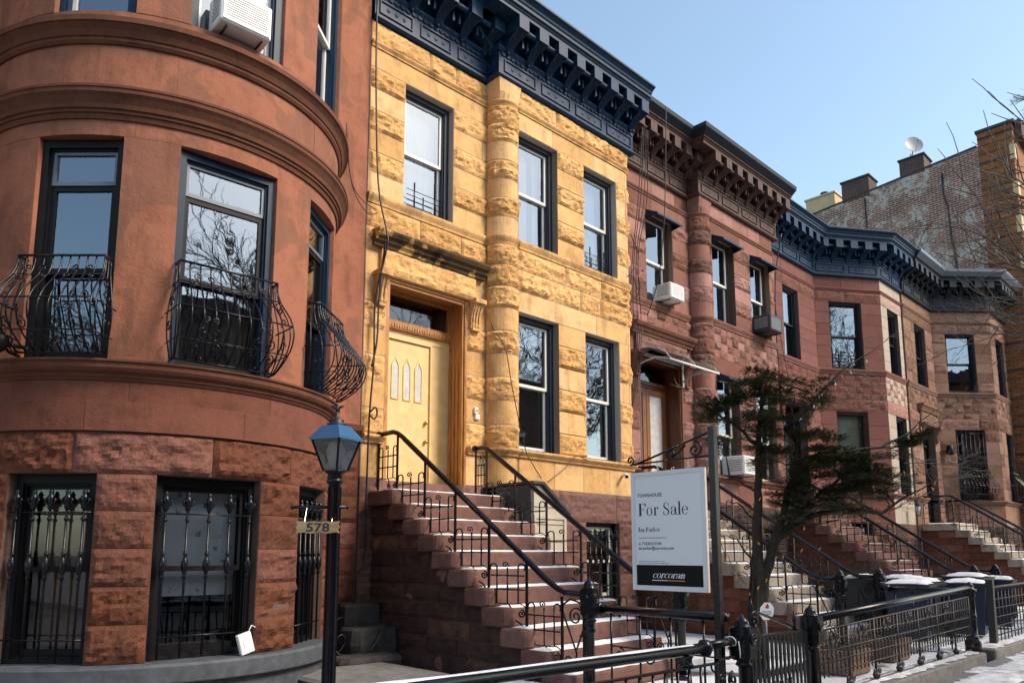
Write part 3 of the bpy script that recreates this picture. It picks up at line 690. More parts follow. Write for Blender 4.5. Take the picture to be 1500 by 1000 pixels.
        if cn:
            g=MB(); zt=z1+.02; g.prism([(0,zt),(.30,zt-.16),(.30,zt-.20),(.28,zt-.20),(.02,zt-.05),(0,zt-.05)],-w/2+.02,w/2-.02,lambda p,q,e:fr(e,p,q))
            for s in (-1,1): g.prism([(0,zt-.02),(.29,zt-.17),(0,zt-.22)],s*(w/2-.03)-.004,s*(w/2-.03)+.004,lambda p,q,e:fr(e,p,q))
            g.build('awning','window_navy',root)
    fr,w=frame_on(P,u(bb[0]),u(bb[1])); window(root,fr,w,.75,2.12,case='window_black',sash='white_vinyl',cw=.05,sb=.1,cur='flat',curm='blind_brown',glass='pane_glass_low'); grille(root,Fr(fr.o,fr.t),w,.78,2.08,d=.0,nb=6)
    # door hood
    fr=Fr(((dw[0]+dw[1])/2,9.0),(1,0)); h=(dw[1]-dw[0])/2
    m=MB(); hp=Path([(dw[0]-.28,9.0),(dw[1]+.30,9.0)])
    block(m,Path([(dw[0]-.14,8.96),(dw[1]+.14,8.96)]),0,2*h+.28,5.655,6.04,'R',.05,.05,.02,.0,random.Random(seed+9),1,.6)
    m.box(-h-.14,h+.14,-.28,.045,5.65,6.045,fr,m=0)
    m.build('door_lintel',[S,RK],root)
    m=MB(); m.prism([(-.05,6.04),(.09,6.04),(.10,6.09),(.14,6.11),(.15,6.16),(.20,6.18),(.23,6.23),(.23,6.26),(-.05,6.30)],-h-.30,h+.32,lambda p,q,e:fr(e,p,q)); m.build('door_hood',hood,root)
    for s_ in (-1,1): m=MB(); consoles(m,fr,s_*(h+.14),5.19); m.build('console',TR,root)
    cornice(root,[(xs+.02,9.0),(xc,9.0),(xc,8.7),(xe+.04,8.7)],corn,crown=crown)
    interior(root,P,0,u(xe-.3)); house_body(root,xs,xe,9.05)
    return P,fr,h
H2=thing('yellow_rowhouse','yellow stone rowhouse with blue cornice, rounded pilaster and orange wood entrance','rowhouse',(8.86,9,0),'rowhouses along the street')
dk=dict(case='navy_dark',sash='white_vinyl',cw=.085,sb=.13)
P2,fr2,h2=bay_house(H2,5.83,8.2,11.9,('yellow_stone','yellow_rock','yellow_trim'),'navy_paint',None,
  dict(rec=dict(dk,cur='cloth',guard=1),u1=dict(dk,cur='cloth',slit=(.62,.8)),u2=dict(dk,cur='cloth',guard=1,slit=(.85,.95)),l1=dict(dk),l2=dict(dk)),(.38,1.95),'mortar_grey',hood='sooty_trim',basemats=['step_stone','step_stone'],seed=21,amp=.06,res=.042,gap=.007)
# door: reveals, transom, leaf
def door_set(root,fr,h,style):
    zb,zt=2.62,5.65
    m=MB()
    m.box(h-.02,h+.01,-.62,-.0,zb,zt,fr,m=0); m.box(-h-.01,-h+.02,-.62,0,zb,zt,fr,m=0); m.box(-h+.02,h-.02,-.62,0,zt-.02,zt+.0,fr,m=0)
    m.box(h-.075,h-.02,-.07,-.02,zb,zt-.02,fr,m=0); m.box(-h+.02,-h+.075,-.07,-.02,zb,zt-.02,fr,m=0); m.box(-h+.075,h-.075,-.07,-.022,zt-.09,zt-.02,fr,m=0)
    for q in range(90):   # carved bead on the frame edge
        z=zb+(zt-zb)*(q+.5)/90; m.box(h-.045,h-.012,-.022,.004,z-.011,z+.011,fr,m=0)
    for q in range(48):
        a=-h+.06+(2*h-.12)*(q+.5)/48; m.box(a-.011,a+.011,-.022,.004,zt-.05,zt-.022,fr,m=0)
    for k in range(5): m.box(h-.035,h-.019,-.58+.09*k,-.53+.09*k,zb+.05,zt-1.0,fr,m=0)
    if style!='yellow':
        for z0_,z1_ in ((2.8,3.5),(3.62,4.9)):  m.box(h-.032,h-.018,-.33,-.08,z0_,z1_,fr,m=0)
    D=-.42 if style=='yellow' else -.38; dl,dr=-h+.02,h-.30 if style=='yellow' else h-.02
    m.build('door_surround','wood_orange' if style=='yellow' else 'wood_red',root)
    zd=4.86
    if style=='yellow':
        f=MB(); ring(f,fr,-h+.02,h-.02,zb,zd+.16,.12,D-.08,D,bot=0); f.box(h-.38,h-.14,D-.08,D-.012,zb,zd+.04,fr); ring(f,fr,-h+.14,h-.38,zb,zd+.04,.03,D-.06,D+.012,bot=0); f.build('door_frame','door_cream',root)
        f=MB(); f.box(-h+.02,h-.02,D-.09,D+.06,zd+.16,zd+.26,fr)
        for q in range(30): a=-h+.05+(2*h-.1)*(q+.5)/30; f.box(a-.015,a+.015,D+.06,D+.075,zd+.18,zd+.235,fr)
        ring(f,fr,-h+.02,h-.02,zd+.26,zt-.03,.05,D-.06,D+.02); f.build('transom_frame','wood_orange',root)
        g=MB(); quad(g,fr,-h+.06,h-.06,D-.02,zd+.3,zt-.06); g.build('pane','pane_glass_low',root)
        l=MB(); a0,a1=-h+.17,h-.41; l.box(a0,a1,D-.055,D-.02,zb+.02,zd,fr)
        W_=a1-a0
        for k in range(3):
            c=a0+W_*(.33+.225*k); w_=.066; z0,z1=3.94,4.46
            P_=[(c-w_,z0),(c+w_,z0),(c+w_,z1),(c,z1+.13),(c-w_,z1)]
            for (p,q),(r,s) in zip(P_,P_[1:]+P_[:1]): l.tube([fr(p,D-.016,q),fr(r,D-.016,s)],.014,4,smooth=False)
        L_=l.build('door','door_cream',root)
        g=MB()
        for k in range(3):
            c=a0+W_*(.33+.225*k); w_=.063; g.add([fr(x,D-.017,z) for x,z in ((c-w_,3.94),(c+w_,3.94),(c+w_,4.46),(c,4.585),(c-w_,4.46))],[(0,1,2,3,4)])
        g.build('door_glass','frost_pale',L_)
        for z in (3.62,3.32):
            k=MB(); c=fr(a1-.07,D+.02,z); k.tube([fr(a1-.07,D-.02,z),fr(a1-.07,D+.01,z)],.028,10); k.lathe([(.002,-.028),(.02,-.02),(.028,0),(.02,.02),(.002,.028)],c,10); k.build('knob','brass',L_)
    else:
        f=MB(); ring(f,fr,-h+.02,h-.02,zb,zt-.5,.05,D-.08,D,bot=0); f.box(-h+.02,h-.02,D-.08,D+.03,zt-.5,zt-.42,fr); f.build('door_frame','wood_red',root)
        g=MB(); quad(g,fr,-h+.05,h-.05,D-.02,zt-.42,zt-.05); g.build('pane','pane_glass_low',root)
        for s in (-1,1):
            l=MB(); a0,a1=(-h+.07,-.01) if s<0 else (.01,h-.07); ring(l,fr,a0,a1,zb+.02,zt-.56,.12,D-.06,D-.02,bot=.3); 
            L_=l.build('door','wood_door',root)
            if 1:
                g=MB(); quad(g,fr,a0+.11,a1-.11,D-.05,zb+.31,zt-.67); g.build('door_glass','frost_pale',L_)
                for z in (3.35,3.6): k=MB(); k.lathe([(.002,-.025),(.02,-.02),(.028,0),(.02,.02),(.002,.025)],fr(a0+.05,D+.01,z),10); k.build('knob','brass',L_)
_m,_nt,_b=newmat('glass_frosted'); _b.inputs['Base Color'].default_value=(.62,.64,.64,1); _b.inputs['Roughness'].default_value=.25; _n=tex(_nt,30,3,.6); bump(_nt,_b,_n.outputs[0],.5,.01)
door_set(H2,fr2,h2,'yellow')
m=MB(); m.box(-h2,h2,-.62,.0,2.44,2.62,fr2); m.build('door_sill','step_stone',H2)
H3=thing('pink_brownstone','pinkish brownstone rowhouse with maroon cornice and dark window awnings','rowhouse',(15,9,0),'rowhouses along the street')
bk=dict(case='window_brown',sash='white_vinyl',cw=.05,sb=.12)
P3,fr3,h3=bay_house(H3,11.92,14.45,18.1,('brown_smooth','brown_rock','brown_trim'),'maroon_paint','charcoal_paint',
  dict(rec=dict(bk,canopy=1),u1=dict(bk,canopy=1),u2=dict(bk,canopy=1),l1=dict(bk,canopy=1,transom=.35),l2=dict(bk,transom=.35)),(.52,2.1),'mortar_pale',small=True,recwin=(.88,1.88),baywin=((.52,1.5),(2.28,3.28)),hood='brown_trim',basemats=['brown_trim','stoop_rock'],seed=51)
door_set(H3,fr3,h3,'brown')
m=MB(); m.box(-h3,h3,-.62,.0,2.44,2.62,fr3); m.build('door_sill','brown_trim',H3)
# polycarbonate canopy over the brownstone door
m=MB(); n=10; vs=[]; cp=[(.02,5.64),(.2,5.665),(.4,5.65),(.6,5.59),(.78,5.48),(.90,5.33)]
for a in (-.98,.78): vs+=[fr3(a,d,z) for d,z in cp]
m.add(vs,[(k,k+1,7+k,6+k) for k in range(5)],smooth=True)
can=m.build('door_canopy','poly_sheet',H3)
m=MB(); m.tube([fr3(-1.0,.90,5.32),fr3(.80,.90,5.32)],.022,8); m.build('front_bar','sign_frame',can)
m=MB(); m.tube([fr3(-.98,.03,5.63),fr3(.78,.03,5.63)],.02,6); m.build('wall_bar','plastic_grey',can)
for a in (-.98,-.1,.78):
    m=MB(); m.tube([fr3(a,d,z+.008) for d,z in cp],.014,6)
    if a!=-.1: m.tube([fr3(a,.03,5.28),fr3(a,.25,5.38),fr3(a,.55,5.42),fr3(a,.86,5.34)],.020,6); m.box(a-.03,a+.03,.02,.045,5.15,5.66,fr3)
    m.build('canopy_arm','plastic_grey',can)
# =============================================================== ANGLED BAY HOUSES
def poly_house(root,pts,walls,corn,zc,crown,door,basem,seed,mould_mat):
    """walls: list of (mats, mortar, kinds, windows[(u0,u1,low?,opts)])"""
    P=Path(pts,.02); cu=[0]
    for p in pts[1:-1]: cu.append(min(range(len(P.u)),key=lambda i:(P.p[i]-Vector(p)).length)); 
    cu=[0]+[P.u[i] for i in cu[1:]]+[P.L]
    for k,(mats,mort,kind,bl,wins) in enumerate(walls):
        a,b=cu[k],cu[k+1]; H=[]
        for w0,w1,z0,z1,o in wins: H.append((a+w0,a+w1,z0,z1))
        m=MB(); kd={'plain':'SSSSSS','mix':'MMMMMM','alt':'RSRSRS'}[kind]
        lo=[(3.25+.3917*i,3.25+.3917*(i+1),kd[i],bl) for i in range(6)]; hi=[(6.85+.3367*i,6.85+.3367*(i+1),kd[i],bl) for i in range(6)]
        cs=[(2.4,3.13,'S',bl)]+lo+[(5.6,5.97,'R',1.2)]+[(5.97+.1825*i,5.97+.1825*(i+1),'C',.27) for i in range(4)]+hi+[(8.87,9.2,'R',1.1),(9.29,9.65,'S',.8)]
        ashlar(m,P,a,b,cs,H,seed=seed+k,gap=.006,amp=.035,res=.08,mm=2)
        m.build('facade_wall',[mats[0],mats[1],mort],root)
        m=MB(); ashlar(m,P,a,b,[(.1+.46*i,.1+.46*(i+1),'R',.9) for i in range(5)],[h for h in H if h[3]<2.5],seed=seed+9+k,amp=.04,res=.09,mm=2); m.build('basement_wall',basem+['mortar_dark'],root)
        for w0,w1,z0,z1,o in wins:
            if o is None: continue
            o=dict(o); gd=o.pop('guard',0); gr=o.pop('grille',0); fr,w=frame_on(P,a+w0,a+w1); wn=window(root,fr,w,z0,z1,**o)
            if gd==1:
                g=MB()
                for s in (-.25,.25): g.tube([fr(s*w,-.06,z0+.05),fr(s*w,-.06,z0+.62)],.016,5)
                for j in range(5): g.tube([fr(-w*.33,-.05,z0+.12+.1*j),fr(w*.33,-.05,z0+.12+.1*j)],.011,5)
                g.build('child_guard','iron',wn)
            if gr:
                g=MB()
                for j in range(7): g.tube([fr(-w/2+.06+(w-.12)*j/6,-.03,z0+.05),fr(-w/2+.06+(w-.12)*j/6,-.03,z1-.05)],.011,5)
                for q in (.1,.35,.65,.95): g.tube([fr(-w/2,-.03,z0+(z1-z0)*q),fr(w/2,-.03,z0+(z1-z0)*q)],.01,5)
                g.build('window_grille','iron',root)
            if gd==2: belly_guard(root,Fr(fr.o+fr.n*.02,fr.t),w*.98,z0+.02,z0+1.0,nb=9)
    m=MB(); da,db=door
    for z0,z1,o in ((3.13,3.25,.10),(6.70,6.85,.06),(9.2,9.29,.05)):
        m=MB()
        for a,b in ([(0,P.L)] if z0>3.2 else [(0,da-.02),(db+.02,P.L)]): sweep(m,P,a,b,MOULD(z0,z1,o))
        m.build('string_moulding',mould_mat,root)
    cornice(root,corn,zc,crown=crown,fine=True)
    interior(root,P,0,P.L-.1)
    # door
    fr,w=frame_on(P,da,db); h=w/2
    m=MB(); block(m,Path([fr(-h-.16,.03,0)[:2],fr(h+.16,.03,0)[:2]]),0,w+.32,5.62,6.0,'R',.04,.07,.02,0,random.Random(seed),0,.5); m.prism([(-.05,6.0),(.10,6.0),(.15,6.1),(.2,6.16),(.2,6.22),(-.05,6.24)],-h-.28,h+.28,lambda p,q,e:fr(e,p,q)); m.build('door_hood',mould_mat,root)
    for s_ in (-1,1): m=MB(); consoles(m,fr,s_*(h+.12),5.15); m.build('console',mould_mat,root)
    m=MB(); ring(m,fr,-h,h,2.5,5.62,.09,-.34,-.2,bot=0); m.box(-h+.09,h-.09,-.34,-.22,4.95,5.03,fr); m.build('door_frame','window_black',root)
    m=MB(); quad(m,fr,-h+.08,h-.08,-.28,5.03,5.55); m.build('pane','pane_glass_low',root)
    m=MB()
    for s in (-1,1):
        a0,a1=(-h+.09,-.005) if s<0 else (.005,h-.09); ring(m,fr,a0,a1,2.52,4.95,.08,-.33,-.27,bot=.25)
        for j in range(4): x=a0+.12+(a1-a0-.24)*j/3; m.tube([fr(x,-.26,2.8),fr(x,-.26,4.85)],.01,5)
    d=m.build('door','window_black',root); g=MB(); quad(g,fr,-h+.12,h-.12,-.31,2.7,4.9); g.build('door_glass','pane_glass_low',d)
    m=MB(); m.box(-h,h,-.4,0,2.4,2.5,fr); m.build('door_sill',mould_mat,root)
    return P
nv=dict(case='charcoal_paint',sash='window_black',cw=.06,sb=.08)
H4=thing('red_bay_rowhouse','painted brick-red rowhouse with blue cornice and a beige stone front face on its angled bay','rowhouse',(21.4,9,0),'rowhouses along the street')
A3=(21.2,9.05);B3=(23.0,7.85)
rr=('red_smooth','red_rock')
PH4=poly_house(H4,[(18.1,9.05),A3,B3,(24.7,7.85)],[
 (rr,'mortar_dark','plain',.75,[(1.08,2.02,6.85,8.87,dict(nv,cur='cloth',slit=(.3,.7))),(.75,2.15,2.2,5.6,None)]),
 (rr,'mortar_dark','plain',.62,[(.45,1.5,6.85,8.87,dict(nv,guard=1)),(.5,1.5,3.25,5.6,dict(nv,case='window_brown',cur='flat',curm='shade_tan',cov=(.5,1))),(.6,1.4,.8,2.1,dict(nv,grille=1))]),
 (('beige_smooth','beige_rock'),'mortar_dark','plain',.5,[(.5,1.4,6.85,8.87,dict(nv)),(.62,1.5,3.25,5.6,dict(nv))])],
 [(18.13,9.05),A3,B3,(24.7,7.85)],'navy_paint',None,(.75,2.15),['red_smooth','stoop_rock'],81,'red_smooth')
house_body(H4,18.12,24.7,9.05)
H5=thing('tan_bay_rowhouse','tan and pink stone rowhouse with black cornice, last before the tall brick building','rowhouse',(27.8,8,0),'rowhouses along the street')
A4=(27.4,7.8);B4=(28.9,6.45); tt=('tan_smooth','tan_rock')
PH5=poly_house(H5,[(24.7,7.8),A4,B4,(30.85,6.45)],[
 (tt,'mortar_dark','mix',.6,[(.97,1.98,6.85,8.87,dict(nv)),(1.0,2.2,2.2,5.6,None)]),
 (tt,'mortar_dark','mix',.55,[(.45,1.45,6.85,8.87,dict(nv)),(.55,1.55,3.25,5.6,dict(nv,grille=1,guard=2))]),
 (tt,'mortar_dark','mix',.5,[(.62,1.6,6.85,8.87,dict(nv)),(.95,1.8,3.25,5.6,dict(nv,guard=2))])],
 [(24.72,7.8),A4,B4,(30.85,6.45)],'charcoal_paint','silver_trim',(1.0,2.2),['tan_smooth','stoop_rock'],91,'tan_smooth')
house_body(H5,24.72,30.85,7.8)
# =============================================================== TALL BRICK BUILDING
T=thing('brick_apartment_building','tall brick building with whitewashed side wall at the end of the row','building',(31,6,0))
m=MB(); m.prism([(6.75,0),(22,0),(22,15.4),(13.2,16.0),(6.75,16.6)],31.0,31.3,lambda p,q,e:(e,p,q)); m.box(31.3,45,21.7,22,0,15.3); m.build('side_wall','whitewashed_brick',T)
m=MB(); m.box(30.98,31.32,5.65,6.75,0,17.1); 
zz=0
for i in range(52):
    if i%3==0: m.box(30.94,31.34,5.62,6.75,i*.33+.0,i*.33+.05,m=1)
    m.box(30.955,31.33,5.64,6.75,i*.33+.07,i*.33+.30)
for k in range(12): m.bbox(30.95,31.25,5.60,5.78,1.4*k+.3,1.4*k+.95,b=.02,m=2)
m.build('front_pier',['orange_brick','dark_brick','tan_render'],T)
m=MB(); holes=[(x,z) for z in (1.2,4.4,7.7,11.0,13.9) for x in (33.2,36.2,39.4)]
FP=Path([(31.3,5.62),(45,5.62)])
HH=[(x-31.3,x-31.3+1.2,z,z+2.0) for x,z in holes]; zs=sorted({0,16.6}|{h[2] for h in HH}|{h[3] for h in HH})
ashlar(m,FP,0,FP.L,[(a,b,'S',99) for a,b in zip(zs,zs[1:])],HH,gap=0,ms=0,mm=0,seed=1)
m.build('front_wall','front_brick',T)
for h in HH:
    fr,w=frame_on(FP,h[0],h[1]); window(T,fr,w,h[2],h[3],case='window_brown',sash='window_brown')
    s=MB(); s.bbox(-w/2-.15,w/2+.15,-.02,.06,h[3],h[3]+.3,b=.01,mp=fr); s.bbox(-w/2-.1,w/2+.1,-.02,.08,h[2]-.14,h[2],b=.01,mp=fr); s.build('stone_trim','tan_render',T)
m=MB(); m.box(30.9,31.36,5.55,6.8,17.1,17.2); m.box(31.3,45,5.4,5.7,16.6,17.3,m=1); m.prism([(6.8,16.60),(13.2,16.0),(22,15.4),(22,15.47),(13.2,16.07),(6.8,16.67)],30.97,31.33,lambda p,q,e:(e,p,q),m=0); m.build('coping',['roofing','dark_brick'],T)
for y0,y1,h,z in ((8.6,9.5,.7,16.35),(10.7,11.8,.85,16.1)):
    m=MB(); m.box(30.98,31.9,y0,y1,z,z+h,m=0); m.box(30.93,31.95,y0-.05,y1+.05,z+h,z+h+.06,m=1); m.build('chimney',['dark_brick','roofing'],T)
m=MB(); m.box(31.3,45,6,21.7,15.2,15.4); m.build('roof','roofing',T)
m=MB(); m.tube([(30.97,8.0,16.0),(30.965,8.02,15.2),(30.955,7.9,14.6),(30.96,7.86,13.4),(30.965,7.8,12.8),(30.96,7.7,9)],.03,5); m.tube([(30.97,10.9,16.0),(30.965,10.88,12.5)],.025,5); m.build('downpipe','cable_black',T)
# satellite dish on the chimney
D=thing('satellite_dish','grey satellite dish standing on the brick chimney of the tall building','satellite dish',(31.2,9.1,17.1))
m=MB(); n=20; c=Vector((31.15,8.95,17.65)); ax=Vector((-.72,-.62,.25)).normalized(); e1=ax.cross(Vector((0,0,1))).normalized(); e2=ax.cross(e1)
vs=[];
for r in (0,.12,.25,.36):
    for j in range(n): a=2*PI*j/n; vs.append(c+e1*r*math.cos(a)*.95+e2*r*math.sin(a)*1.05+ax*(r*r*.55-.05))
fs=[(i*n+j,i*n+(j+1)%n,(i+1)*n+(j+1)%n,(i+1)*n+j) for i in range(3) for j in range(n)]
m.add(vs,fs,smooth=True); b2=[v-ax*.012 for v in vs]; m.add(b2,[f[::-1] for f in fs],smooth=True); m.build('reflector','plastic_grey',D)
m=MB(); m.tube([c-ax*.05,c-ax*.15-Vector((0,0,.2)),(31.2,9.1,17.12)],.025,6); m.tube([(31.15,9.1,17.11),(31.15,9.1,17.3)],.03,6); m.build('mount','plastic_grey',D)
m=MB(); m.tube([c-e2*.34*(-1)+Vector((0,0,-.0)),c+ax*.38-Vector((0,0,.12))],.012,5); m.tube([c+ax*.34-Vector((0,0,.12)),c+ax*.42-Vector((0,0,.12))],.03,8); m.build('feed_arm','plastic_grey',D)
# cream chimney block behind the whitewashed wall
RBk=thing('roof_bulkhead','cream roof block with small vent beyond the left end of the whitewashed wall','bulkhead',(32.3,13,15.2),)
m=MB(); m.box(31.6,33.2,12.35,13.62,15.2,17.0); m.box(31.55,33.25,12.3,13.67,17.0,17.07); m.build('bulkhead_wall','tan_render',RBk)
m=MB(); m.lathe([(.12,0),(.12,.12),(.17,.14),(.17,.2),(.02,.26)],(31.9,12.9,17.07),10); m.build('roof_vent','roofing',RBk)
# =============================================================== STOOPS
TZ=[2.44-.2095*i for i in range(11)]; TY=[8.41-.3125*i for i in range(11)]
def scroll_panel_mesh(w=.5,mat='iron'):
    m=MB(); mp=lambda p,q:(0,-p,q); s=w/.5; r=.0095
    for z in (.33,.50): m.tube([mp(.03*s,z),mp(.47*s,z)],.0105,5)
    xs=(.11*s,.25*s,.39*s)
    for i,x in enumerate(xs): m.tube([mp(x,.16),mp(x,.60)],r,5)
    def hook(x,dr,top,rr=.045):
        pts=[]
        for i in range(13):
            a=i/12*PI*1.25; pts.append(mp(x+dr*(rr-rr*math.cos(a)),top+rr*math.sin(a)))
        m.tube(pts,r,5)
    hook(xs[0],-1,.60); hook(xs[2],1,.60)
    spiral(m,mp,(xs[1]-.03*s,.63),.042,1.3,.008,start=-.4,dirn=1)
    m.tube([mp(0,.155),mp(.32*s,.155),mp(.42*s,.165),mp(.48*s,.13),mp(w-.01,.06)],.007,5)
    for cx in (.30*s,.43*s): spiral(m,mp,(cx,.045),.05,1.5,.010,start=PI/2*(1 if cx<.4 else 1),dirn=1 if cx<.4 else -1)
    m.tube([mp(.30*s,.10),mp(.27*s,.15)],.008,5)
    m.tube([mp(.36*s,-.04),mp(.42*s,-.07),mp(.46*s,-.13),mp(.49*s,-.22)],.010,5)
    return mesh_of(m,'scroll_panel',[mat])
SPM=scroll_panel_mesh()
def newel_mesh(h,mat='iron',sq=.085):
    m=MB(); b=sq
    m.tube([(0,0,.0),(0,0,.06)],.085,12); m.lathe([(.05,.05),(.048,h*.55),(.062,h*.56),(.062,h*.58),(.048,h*.60),(.055,h-.42),(.075,h-.40),(.06,h-.385),(.06,h-.37),(.09,h-.34)],(0,0,0),12)
    o=[(-b,-b+.035),(-b+.035,-b),(b-.035,-b),(b,-b+.035),(b,b-.035),(b-.035,b),(-b+.035,b),(-b,b-.035)]
    mp=lambda p,q,e:(p,q,e)
    m.prism(o,h-.34,h-.10,mp,smooth=False); m.prism([(x*1.1,y*1.1) for x,y in o],h-.275,h-.255,mp); m.prism([(x*.8,y*.8) for x,y in o],h-.36,h-.33,mp)
    m.prism([(x*.95,y*.95) for x,y in o],h-.10,h-.085,mp)
    m.lathe([(.075,h-.085),(.072,h-.075),(.06,h-.06),(.058,h-.04),(.045,h-.012),(.02,h+.005),(.012,h+.02),(.002,h+.03)],(0,0,0),14)
    for ax in (0,1):
        for s in (-1,1):
            n=10
            for r0,d in ((.045,.012),(.022,.018)):
                pts=[]
                for j in range(n+1):
                    a=2*PI*j/n; p=r0*math.cos(a); q=r0*math.sin(a)+h-.18
                    pts.append((s*(b+.004),p,q) if ax==0 else (p,s*(b+.004),q))
                m.tube(pts,.008,5)
    return mesh_of(m,'newel_post',[mat])
NW=newel_mesh(1.16)
SNOW=MB()
def snowpatch(x0,x1,y0,y1,z,th=.018,rg=None,res=.05,edge=.03,mb=None):
    rg=rg or rnd; mb=mb or SNOW
    nx=max(2,int((x1-x0)/res)); ny=max(2,int((y1-y0)/res)); nx=min(nx,60); ny=min(ny,60)
    sd=rg.random()*50; V=[]
    for j in range(ny+1):
        for i in range(nx+1):
            x=x0+(x1-x0)*i/nx; y=y0+(y1-y0)*j/ny
            ex=edge*noise.noise(Vector((x*9,y*9,sd))); 
            if i in(0,nx): x+=ex*1.2
            if j in(0,ny): y+=ex*1.2
            e=min(i,nx-i,j,ny-j); h=(0 if e==0 else th*(.75+.35*noise.noise(Vector((x*14,y*14,sd+3)))))
            if e==1: h*=.8
            V.append((x,y,z+.002+h))
    mb.add(V,[(j*(nx+1)+i,j*(nx+1)+i+1,(j+1)*(nx+1)+i+1,(j+1)*(nx+1)+i) for j in range(ny) for i in range(nx)],smooth=True)
def rough_step(mb,x0,x1,y0,y1,z0,z1,rg,tone):
    # slab with rounded nose and softly broken left/right ends
    Pp=Path([(x0,y1),(x0,y0+.06),(x0+.02,y0+.02),(x0+.06,y0),(x1-.06,y0),(x1-.02,y0+.02),(x1,y0+.06),(x1,y1)],.001)
    seed=rg.random()*99
    st=Pp.stations(0,Pp.L,.05); vs=[];k=5
    zz=[z0,z0+.02,(z0+z1)/2,z1-.025,z1]; dd=[-.012,0,.004,0,-.016]
    for u in st:
        x,y,_=Pp.map(u,0,0); endy=max(0,min(1,(y-y0-.05)/.1)) if (x<x0+.05 or x>x1-.05) else 0
        for z,d in zip(zz,dd):
            nn=noise.noise(Vector((x*7,y*7,z*9+seed))); mag=.006+.022*endy
            vs.append(Pp.map(u,d+nn*mag,z+ (nn*.004 if z==z1 else 0)))
    n=len(st); mb.add(vs,[(i*k+j,(i+1)*k+j,(i+1)*k+j+1,i*k+j+1) for i in range(n-1) for j in range(k-1)],t=tone,smooth=False)
    top=[vs[i*k+k-1] for i in range(n)]; cen=((x0+x1)/2,(y0+y1)/2+.03,z1)
    mb.add(top+[cen],[(i,i+1,n) for i in range(n-1)]+[(n-1,0,n)],t=tone)
